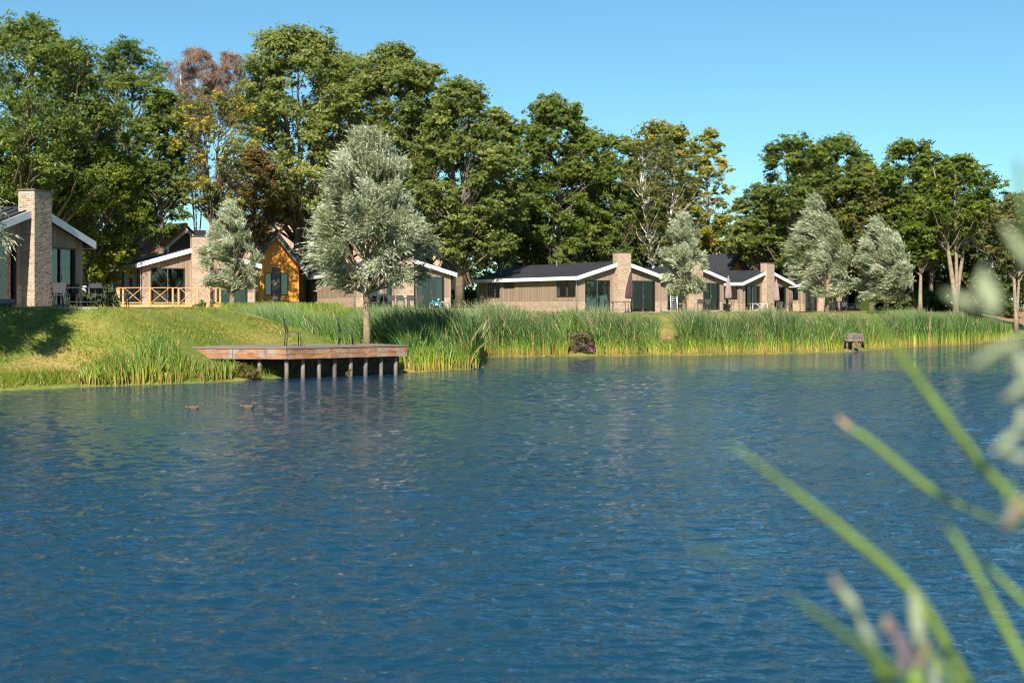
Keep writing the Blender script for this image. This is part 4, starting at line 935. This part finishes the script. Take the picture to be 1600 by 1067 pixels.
# ducks
M['duck'] = islandmat('duck_plumage', [(0, (.12, .075, .045)), (1, (.15, .10, .06))], .8, (14, 30, 30), .6)
M['duckwing'] = plain('duck_wing', (.10, .065, .045), .8, 0, .5, 30)
M['bill'] = plain('duck_bill', (.20, .11, .03), .5)
M['duckpale'] = plain('duck_pale_flank', (.2, .14, .09), .8, 0, .4, 25)
def make_duck(label):
    t = thing('duck', (0, 0, 0), 0, label, 'duck', 'ducks swimming on the lake')
    b = MB(); sec = [(-.27, .12, .012, .01), (-.21, .10, .05, .035), (-.12, .075, .092, .08), (0, .065, .108, .095), (.1, .07, .098, .088), (.17, .10, .07, .075), (.20, .15, .045, .055), (.205, .195, .034, .042), (.215, .235, .04, .042), (.245, .255, .042, .04), (.275, .255, .03, .03), (.29, .25, .012, .014)]
    n_ = 12; o = len(b.v)
    for (x, z, ry, rz) in sec:
        for k in range(n_): a = 2 * math.pi * k / n_; b.v.append((x, ry * math.cos(a), z + rz * math.sin(a)))
    for i_ in range(len(sec) - 1):
        for k in range(n_): b.f.append((i_ * n_ + k, i_ * n_ + (k + 1) % n_, (i_ + 1) * n_ + (k + 1) % n_, (i_ + 1) * n_ + k))
    b.f.append(tuple(range(n_))[::-1]); b.f.append(tuple(range((len(sec) - 1) * n_, len(sec) * n_)))
    b.build('body', M['duck'], t, True)
    b = MB(); b.hexa([(.285, -.016, .232), (.345, -.018, .228), (.345, .018, .228), (.285, .016, .232), (.285, -.014, .256), (.345, -.016, .238), (.345, .016, .238), (.285, .014, .256)]); b.build('bill', M['bill'], t)
    for sy in (-1, 1):
        b = MB(); pts = []
        for (x, z, h_) in ((-.24, .13, .01), (-.14, .125, .05), (-.02, .125, .06), (.08, .12, .05), (.13, .12, .015)):
            yy = .112 * math.sqrt(max(.05, 1 - (x / .3) ** 2)) * sy; pts += [(x, yy * .55, z + h_ * .75), (x, yy * 1.03, z), (x, yy * 1.02, z - h_ * .5)]
        b.poly(pts, [(3 * i_ + j, 3 * i_ + 3 + j, 3 * i_ + 4 + j, 3 * i_ + 1 + j)[::sy] for i_ in range(4) for j in range(2)]); b.build('wing', M['duckwing'], t, True)
    b = MB(); b.hexa([(-.34, -.03, .15), (-.25, -.04, .11), (-.25, .04, .11), (-.34, .03, .15), (-.35, -.02, .165), (-.25, -.035, .14), (-.25, .035, .14), (-.35, .02, .165)]); b.build('tail', M['duckpale'], t)
    for sy in (-1, 1):
        b = MB(); b.lathe([(.004, -.004), (.007, 0), (.004, .004)], (0.258, sy * .038, .262), 6); b.build('eye', M['black'], t)
    return t
dk = make_duck('brown duck swimming to the right, the left one of two'); q = P(303, 640, 34.2); dk.location = (q.x, q.y, -.02); dk.rotation_euler = (0, 0, R(12)); dk.scale = (.62,) * 3
q = P(388, 638, 34.5); clone(dk, (q.x, q.y, -.02), R(-14), 'brown duck swimming to the right, nearer the dock')

# ------------------------------------------------------------------ trees
GT = 'tall trees behind the bungalows'
def T(*a, **k): k.setdefault('group', GT); return tree(*a, **k)
T('oak_tree', 'huge dark green oak above the nearest bungalow at the left edge', 'tree', 40, 84, 18, 135, 330, 'oak', nclump=120, leaves=34000, size=.24, clump=.16, trunk_r=.45, forks=3, spread=2.6)
T('oak_tree', 'broad dark green oak right of the nearest chimney', 'tree', 200, 108, 52, 88, 340, 'oak', nclump=95, leaves=26000, size=.25, clump=.17, trunk_r=.4, forks=2)
T('maple_tree', 'bright yellow green maple low over the lawn behind the nearest bungalow', 'tree', 134, 88, 190, 94, 462, 'maple', nclump=105, leaves=30000, size=.22, clump=.16, trunk_r=.28)
for px_, d_, top_, hw_, bot_, mt_, l_ in ((108, 96, 46, 62, 330, 'oak', 'dark green oak in the gap between the two broad oaks at the left'), (252, 104, 128, 48, 360, 'oak', 'lower oak filling the side towards the yellow leaved tree'),
                                (548, 120, 72, 70, 370, 'poplar', 'poplar filling the gap left of the big willow top'), (672, 118, 84, 62, 400, 'poplar', 'poplar rising right behind the big willow top'), (822, 124, 182, 50, 430, 'oak', 'rounded green tree left of the pointed dark tree'),
                                (915, 132, 188, 46, 430, 'oak', 'rounded green tree right of the pointed dark tree'), (1270, 144, 222, 46, 430, 'oak', 'oak behind the tip of the left swept willow'), (1345, 146, 236, 46, 430, 'maple', 'yellowish tree behind the gap of the two swept willows'), (1455, 140, 248, 46, 420, 'maple', 'green tree left of the bare pale forking branches')):
    T('oak_tree' if mt_ == 'oak' else 'poplar_tree' if mt_ == 'poplar' else 'maple_tree', l_, 'tree', px_, d_, top_, hw_, bot_, mt_, nclump=60, leaves=14500, size=.32 * d_ / 120, clump=.2, trunk_r=.25, limbs=.5)
T('birch_tree', 'nearly bare birch with reddish twigs, the higher of the pair', 'tree', 308, 118, 72, 42, 210, 'twig', 'birch', 'open', nclump=70, leaves=5600, size=.34, clump=.2, trunk_r=.11, forks=3, spread=.8, limbs=1.0)
T('birch_tree', 'nearly bare birch with reddish twigs, the lower one beside the olive poplar', 'tree', 360, 122, 76, 26, 200, 'twig', 'birch', 'open', nclump=40, leaves=3400, size=.34, clump=.24, trunk_r=.09, forks=2, spread=.5, limbs=1.0)
T('yellow_tree', 'sparse tree with patches of bright yellow leaves behind the fenced bungalow', 'tree', 333, 98, 132, 72, 312, 'yellow', 'bark', 'open', nclump=70, leaves=8000, size=.23, clump=.16, trunk_r=.24, forks=2, limbs=1.0, tshift=.04, jit=.12)
T('poplar_tree', 'tallest olive green poplar left of the middle', 'tree', 470, 112, 34, 112, 330, 'poplar', nclump=115, leaves=36000, size=.32, clump=.165, trunk_r=.4, forks=3, tshift=.1)
T('poplar_tree', 'broad olive poplar directly behind the big willow', 'tree', 612, 114, 58, 90, 350, 'poplar', nclump=95, leaves=30000, size=.32, clump=.17, trunk_r=.4, forks=2)
T('poplar_tree', 'green poplar sloping down right of the big willow', 'tree', 718, 108, 112, 78, 420, 'poplar', prof='tall', nclump=95, leaves=28000, size=.30, clump=.18, trunk_r=.36, forks=2, tshift=-.04)
T('poplar_tree', 'narrow green tree over the left end of the grey curtained bungalow', 'tree', 782, 112, 160, 46, 420, 'poplar', prof='tall', nclump=60, leaves=15000, size=.30, clump=.22, trunk_r=.25, tshift=-.05)
T('oak_tree', 'tall pointed dark tree over the middle of the grey curtained bungalow', 'tree', 872, 122, 134, 60, 440, 'oak', prof='tall', nclump=80, leaves=23000, size=.32, clump=.2, trunk_r=.36)
T('alder_tree', 'green tree between the pointed dark tree and the white birch', 'tree', 955, 124, 198, 58, 445, 'oak', prof='round', nclump=70, leaves=18000, size=.31, clump=.2, trunk_r=.28, tshift=.1)
T('birch_tree', 'leafy birch with crooked white stems behind the small willow', 'tree', 1028, 121, 208, 52, 420, 'birchleaf', 'birch', 'open', nclump=75, leaves=11500, size=.25, clump=.19, trunk_r=.2, forks=2, spread=2.6, limbs=1.0)
T('aspen_tree', 'yellow green aspen top rising behind the white birch', 'tree', 1035, 136, 188, 62, 320, 'airy', 'bark_pale', 'open', nclump=60, leaves=10500, size=.38, clump=.18, trunk_r=.25)
T('aspen_tree', 'airy yellow aspen at the edge of the sky gap', 'tree', 1106, 146, 194, 42, 390, 'airy', 'bark_pale', 'tall', nclump=62, leaves=8500, size=.36, clump=.2, trunk_r=.25, tshift=.12, limbs=1.0)
T('alder_tree', 'lower green tree under the sky gap', 'tree', 1190, 137, 288, 42, 408, 'poplar', prof='round', nclump=60, leaves=15000, size=.33, clump=.22, trunk_r=.22, tshift=-.05)
T('oak_tree', 'dark loose oak right of the sky gap', 'tree', 1236, 134, 206, 60, 420, 'oak', prof='open', nclump=75, leaves=17000, size=.33, clump=.19, trunk_r=.3, forks=2)
T('oak_tree', 'dark oak with a raised top above the left swept willow', 'tree', 1308, 140, 204, 62, 430, 'oak', prof='round', nclump=75, leaves=20000, size=.34, clump=.19, trunk_r=.3, tshift=.05)
T('maple_tree', 'olive yellow tree between the two swept willows', 'tree', 1362, 138, 262, 52, 430, 'birchleaf', prof='round', nclump=60, leaves=15000, size=.34, clump=.21, trunk_r=.25, tshift=.1)
T('alder_tree', 'tree with a thin ragged top above the right swept willow', 'tree', 1424, 136, 214, 52, 420, 'maple', 'bark_pale', 'open', nclump=65, leaves=15500, size=.33, clump=.2, trunk_r=.26, tshift=-.08)
T('ash_tree', 'tall tree with bare pale forking branches under a green crown', 'tree', 1494, 122, 240, 62, 345, 'maple', 'bark_pale', 'round', nclump=75, leaves=17000, size=.29, clump=.18, trunk_r=.27, forks=3, spread=1.5, limbs=.9, tshift=-.05)
T('ash_tree', 'slender pale trunk standing right of the right swept willow', 'tree', 1438, 124, 330, 40, 415, 'maple', 'bark_pale', 'round', nclump=40, leaves=9000, size=.3, clump=.24, trunk_r=.2, tshift=-.1)
T('ash_tree', 'tree at the right edge with two thin pale stems', 'tree', 1588, 118, 302, 48, 420, 'birchleaf', 'bark_pale', 'round', nclump=50, leaves=12000, size=.29, clump=.22, trunk_r=.2, forks=2, spread=.9)
T('larch_tree', 'rusty brown leaved tree left of the big willow', 'tree', 398, 107, 228, 50, 372, 'brown', 'bark', 'round', nclump=65, leaves=14000, size=.2, clump=.2, trunk_r=.2, tshift=.05)
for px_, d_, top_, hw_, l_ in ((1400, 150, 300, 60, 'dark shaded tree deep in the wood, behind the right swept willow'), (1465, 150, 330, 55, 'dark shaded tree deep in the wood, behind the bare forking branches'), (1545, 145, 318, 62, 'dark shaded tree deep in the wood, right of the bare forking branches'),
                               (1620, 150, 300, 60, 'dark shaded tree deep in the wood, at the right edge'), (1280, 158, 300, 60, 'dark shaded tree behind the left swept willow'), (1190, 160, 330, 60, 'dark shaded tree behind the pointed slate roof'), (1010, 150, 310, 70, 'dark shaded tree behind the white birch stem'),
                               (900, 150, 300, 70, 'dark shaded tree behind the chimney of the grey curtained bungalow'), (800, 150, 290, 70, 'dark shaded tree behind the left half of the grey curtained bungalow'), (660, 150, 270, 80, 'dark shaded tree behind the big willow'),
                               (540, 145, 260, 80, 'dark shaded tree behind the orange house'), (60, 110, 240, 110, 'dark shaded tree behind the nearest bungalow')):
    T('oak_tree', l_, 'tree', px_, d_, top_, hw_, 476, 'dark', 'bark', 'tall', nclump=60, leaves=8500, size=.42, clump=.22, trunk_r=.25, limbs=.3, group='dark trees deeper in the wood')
# undergrowth at the foot of the wood
def bush(name, label, cat, px, d, top, hw, mat, leaves=2500, size=.14, base=None, kind=None, tshift=0.0, group=None, nclump=16, aspect=.6):
    x = (px - 800) / FPX * d; zb = tz1(x, d) if base is None else base; H = CAMZ + (HOR - top) / FPX * d - zb; W = hw / FPX * d
    root = thing(name, (x, d, zb - .03), 0, label, cat, group)
    a = rng.uniform(0, 2 * math.pi, nclump); r = np.sqrt(rng.uniform(0, 1, nclump)); t = rng.uniform(.12, .85, nclump) * (1 - .45 * r)
    cen = np.stack([W * r * np.cos(a) * .8, W * r * np.sin(a) * .6, H * t], 1); cr = np.minimum(W, H) * rng.uniform(.28, .45, nclump)
    V, F, Tn = clump_leaves(cen, np.stack([cr] * 3, 1), np.full(nclump, leaves // nclump), size, np.clip(.45 + tshift + rng.normal(0, .15, nclump), 0, 1), aspect=aspect)
    put('foliage', np_mesh('foliage', V, F, M[mat], {'tint': Tn}), root)
    mb = MB()
    for c in cen: mb.tube(limb_path((rng.normal(0, .05), rng.normal(0, .05), 0), c, .0, 3), [.02, .016, .012, .006], 4, False)
    mb.build('stems', M['bark'], root, kind='stuff')
    return root
GB = 'shrubs at the foot of the trees'
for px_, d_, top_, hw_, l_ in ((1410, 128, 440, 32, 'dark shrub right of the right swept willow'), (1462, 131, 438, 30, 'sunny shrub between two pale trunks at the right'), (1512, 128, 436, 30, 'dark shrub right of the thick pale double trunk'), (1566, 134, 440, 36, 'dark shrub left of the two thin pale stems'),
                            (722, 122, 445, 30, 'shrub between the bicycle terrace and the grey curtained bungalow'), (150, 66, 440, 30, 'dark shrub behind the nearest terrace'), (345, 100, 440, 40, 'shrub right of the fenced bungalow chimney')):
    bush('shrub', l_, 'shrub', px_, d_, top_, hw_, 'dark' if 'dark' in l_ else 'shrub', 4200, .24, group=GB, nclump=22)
for px_, l_ in ((134, 'small green shrub under the nearest terrace table'), (160, 'small green shrub behind the round backed chair'), (176, 'small green shrub at the left post of the deck fence')):
    bush('shrub', l_, 'shrub', px_, 57.5, 463, 14, 'shrub', 900, .10, group='low green shrubs at the nearest terrace', nclump=9)
bush('flowering_bush', 'purple flowering bush in the far reeds', 'bush', 910, 72.3, 506, 27, 'purple', 6500, .075, base=0.0, nclump=40, tshift=-.12)
bush('dock_shrub', 'reddish green shrub at the left end of the dock', 'shrub', 384, 47.9, 556, 26, 'redshrub', 1700, .06, base=0.0, nclump=16)
bush('dock_shrub', 'small dry reddish plant on a dock post', 'shrub', 545, 49.9, 570, 7, 'redshrub', 260, .05, base=0.05, tshift=.3, nclump=6)
for px_, d_, rz, l_ in ((308, 80, 0, 'green shrub against the right end of the deck fence'),): bush('shrub', l_, 'shrub', 322, 82.5, 466, 18, 'shrub', 900, .12, group=GB, nclump=8)
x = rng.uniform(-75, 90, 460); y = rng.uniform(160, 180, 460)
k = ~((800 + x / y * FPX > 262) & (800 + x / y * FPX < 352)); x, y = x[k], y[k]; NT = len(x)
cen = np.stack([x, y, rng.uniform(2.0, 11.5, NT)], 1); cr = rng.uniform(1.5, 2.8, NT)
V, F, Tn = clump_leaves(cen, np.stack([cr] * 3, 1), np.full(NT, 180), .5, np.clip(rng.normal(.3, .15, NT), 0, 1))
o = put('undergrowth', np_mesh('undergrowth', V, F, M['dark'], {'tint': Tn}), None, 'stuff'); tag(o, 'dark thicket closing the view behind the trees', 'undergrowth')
# willows
GW = 'white willows along the water'
willow('big silvery willow standing beside the dock', 573, 53.4, 202, 99, 452, twigs=10500, sweep=(-.12, 0, .45), group=GW, tr=.16, base=.85, leafL=.15, leafW=.034, per=9, prof='egg')
willow('smaller silvery willow before the fenced bungalow chimney', 363, 80, 316, 48, 452, twigs=3600, sweep=(-.35, 0, .35), group=GW, tr=.17, base=2.35, leafL=.17, leafW=.04)
willow('small round pale green willow before the white trimmed bungalows', 1069, 98, 330, 42, 458, twigs=4600, sweep=(-.1, 0, .45), group=GW, tr=.17, base=2.1, leafL=.2, leafW=.046, bright=.06)
willow('left one of the two wind swept silvery willows', 1292, 106, 308, 52, 464, twigs=6200, sweep=(-.75, 0, .42), group=GW, tr=.19, base=2.05, prof='cone', skew=-.35, leafL=.21, leafW=.048)
willow('right one of the two wind swept silvery willows', 1384, 106, 340, 46, 472, twigs=5600, sweep=(-.6, 0, .5), group=GW, tr=.19, base=2.05, prof='egg', skew=-.25, leafL=.21, leafW=.048)
willow('silvery willow reaching in from the left edge over the nearest bungalow', -122, 42.5, 165, 132, 395, twigs=6200, sweep=(.25, 0, -.25), group=GW, tr=.24, base=.6, leafL=.15, leafW=.032, per=9)

# ------------------------------------------------------------------ plants close to the camera
M['fgblade'] = plain('fresh_reed_blade', (.13, .195, .022), .5, 0, .45, 9)
M['fgdark'] = plain('dark_reed_blade', (.06, .11, .02), .5, 0, .3, 6)  # darker green for some close blades, leaves and stems
M['fgpale'] = plain('woolly_pale_leaf', (.19, .225, .135), .8, 0, .2, 20)
M['fgpink'] = plain('pinkish_bract', (.17, .14, .09), .8, 0, .25, 25)
M['fgpurple'] = plain('purple_floret', (.11, .085, .10), .8, 0, .3, 25)
M['fgtip'] = plain('dry_blade_tip', (.45, .30, .16), .8, 0, .25, 20)
def ribbon(pts, widths, mat, nm, parent, tip=None):
    widths = [q_ * .66 for q_ in widths]; P_ = [Vector(p) for p in pts]; n_ = 14; cur = []
    for i_ in range(n_ + 1):
        t = i_ / n_ * (len(P_) - 1); k = min(int(t), len(P_) - 2); f_ = t - k
        p0_, p1_, p2_, p3_ = P_[max(k - 1, 0)], P_[k], P_[k + 1], P_[min(k + 2, len(P_) - 1)]
        q = .5 * ((2 * p1_) + (p2_ - p0_) * f_ + (2 * p0_ - 5 * p1_ + 4 * p2_ - p3_) * f_ ** 2 + (3 * p1_ - p0_ - 3 * p2_ + p3_) * f_ ** 3)
        cur.append((q, np.interp(t, range(len(widths)), widths)))
    b = MB(); vs = []
    for i_, (q, wd) in enumerate(cur):
        d = (cur[min(i_ + 1, n_)][0] - cur[max(i_ - 1, 0)][0]).normalized(); s_ = d.cross(Vector((0.15, 1, .25))).normalized(); nn = s_.cross(d)
        vs += [q - s_ * wd / 2 + nn * wd * .12, q, q + s_ * wd / 2 + nn * wd * .12]
    fs = []
    for i_ in range(n_):
        for j in range(2): fs.append((3 * i_ + j, 3 * i_ + j + 1, 3 * i_ + 4 + j, 3 * i_ + 3 + j))
    b.poly([v - parent.location for v in vs], fs); ob = b.build(nm, M[mat], parent, True)
    md = ob.modifiers.new('thickness', 'SOLIDIFY'); md.thickness = .0008
    return ob
def gz(p): return Vector((p.x + .02, p.y + .05, tz1(p.x, p.y)))
D1 = 1.45
reed = thing('reed_plant', (P(1650, 480, 1.5).x, 1.5, tz1(P(1650, 480, 1.5).x, 1.5)), 0, 'blurred bright green reed blades leaning in from the lower right, close to the camera', 'reed')
def pp(l, d): return [P(a, b_, d) for a, b_ in l]
ribbon(pp([(1760, 1300), (1640, 860), (1540, 735), (1440, 600), (1345, 470)], D1), [.014, .015, .014, .011, .003], 'fgblade', 'blade', reed)
ribbon(pp([(1700, 1350), (1520, 1080), (1430, 930), (1300, 815), (1140, 692)], 1.4), [.013, .014, .015, .012, .002], 'fgblade', 'blade', reed)
ribbon(pp([(1760, 1300), (1650, 1120), (1560, 960), (1500, 850), (1470, 815)], 1.35), [.012, .013, .011, .008, .002], 'fgblade', 'blade', reed)
ribbon(pp([(1800, 1300), (1700, 1040), (1600, 940), (1530, 870)], 1.5), [.011, .012, .010, .003], 'fgblade', 'blade', reed)
ribbon(pp([(1600, 1350), (1440, 1090), (1350, 1015), (1270, 955), (1235, 930)], 1.3), [.011, .012, .012, .009, .002], 'fgdark', 'blade', reed)
ribbon(pp([(1600, 830), (1500, 790), (1440, 755), (1360, 690), (1316, 662)], 1.55), [.004, .007, .010, .010, .005], 'fgblade', 'blade', reed)
ribbon(pp([(1326, 668), (1308, 652)], 1.549), [.010, .004], 'fgtip', 'dry_tip', reed)
ribbon(pp([(1190, 893), (1130, 868), (1085, 850)], 1.1), [.002, .004, .002], 'fgdark', 'blade', reed)
herb = thing('pale_herb', (P(1430, 1300, 1.35).x, 1.35, tz1(.5, 1.35)), 0, 'blurred pale woolly plant with purplish flowers at the lower right, close to the camera', 'herb')
def stem(l, d, r, par, mat='fgdark'):
    b = MB(); b.tube([p - par.location for p in pp(l, d)], r, 7); b.build('stem', M[mat], par, True)
b0 = MB(); gpt = Vector((0, 0, -.03)); t0 = P(1400, 1100, 1.35) - herb.location; b0.tube([gpt, (gpt + t0) / 2 + Vector((.02, 0, 0)), t0], [.006, .005, .004], 7); b0.build('stem', M['fgdark'], herb, True)
def blob(px, py, d, w_, h_, mat, par, ang=0.0, nm='leaf'):
    c = P(px, py, d); v = Vector((math.sin(R(ang)), 0, math.cos(R(ang)))) * h_ / FPX * d / 2
    ribbon([c - v, c - v * .35 + Vector((0, -.002, 0)), c + v * .35, c + v], [.3 * w_ / FPX * d, w_ / FPX * d, w_ * .9 / FPX * d, .15 * w_ / FPX * d], mat, nm, par)
for a in ((1325, 935, 26, 60, 'fgpale', -35), (1350, 985, 26, 70, 'fgpale', -32), (1432, 965, 34, 95, 'fgpale', -6), (1375, 1045, 40, 90, 'fgdark', -20), (1440, 1020, 36, 50, 'fgpink', 20), (1460, 1060, 22, 80, 'fgpale', -4), (1400, 995, 26, 60, 'fgpurple', -15), (1412, 1030, 28, 70, 'fgpurple', 8), (1385, 975, 24, 30, 'fgpink', 0), (1478, 1050, 18, 110, 'fgblade', -38), (1430, 1070, 40, 60, 'fgblade', 12), (1305, 908, 14, 30, 'fgpink', -20)):
    blob(a[0], a[1], 1.33 + random.uniform(-.03, .03), a[2], a[3], a[4], herb, a[5], 'floret' if a[4] in ('fgpurple', 'fgpink') else 'leaf')
twig = thing('willow_twig', (P(1720, 480, 1.2).x, 1.2, tz1(P(1720, 480, 1.2).x, 1.2)), 0, 'blurred pale willow leaves at the right edge, close to the camera', 'twig')
b0 = MB(); b0.tube([(0, 0, -.03), P(1690, 900, 1.2) - twig.location, P(1630, 560, 1.2) - twig.location, P(1600, 350, 1.2) - twig.location, P(1590, 250, 1.2) - twig.location], [.006, .005, .004, .003, .002], 7); b0.build('stem', M['fgdark'], twig, True)
for a in ((1588, 385, 26, 90, 'fgpale', -32), (1500, 470, 30, 60, 'fgpale', -64), (1545, 462, 46, 70, 'fgpale', -12), (1560, 548, 24, 100, 'fgpale', 60), (1598, 575, 34, 70, 'fgpale', -20), (1592, 610, 28, 60, 'fgpale', 60), (1575, 690, 30, 60, 'fgpale', 50), (1590, 715, 26, 50, 'fgpale', -70), (1598, 655, 30, 40, 'fgpale', 20), (1530, 440, 16, 60, 'fgpale', 20), (1586, 800, 34, 60, 'fgpink', 30), (1576, 770, 24, 40, 'fgdark', 10)):
    blob(a[0], a[1], 1.15 + random.uniform(-.05, .1), a[2], a[3], a[4], twig, a[5])
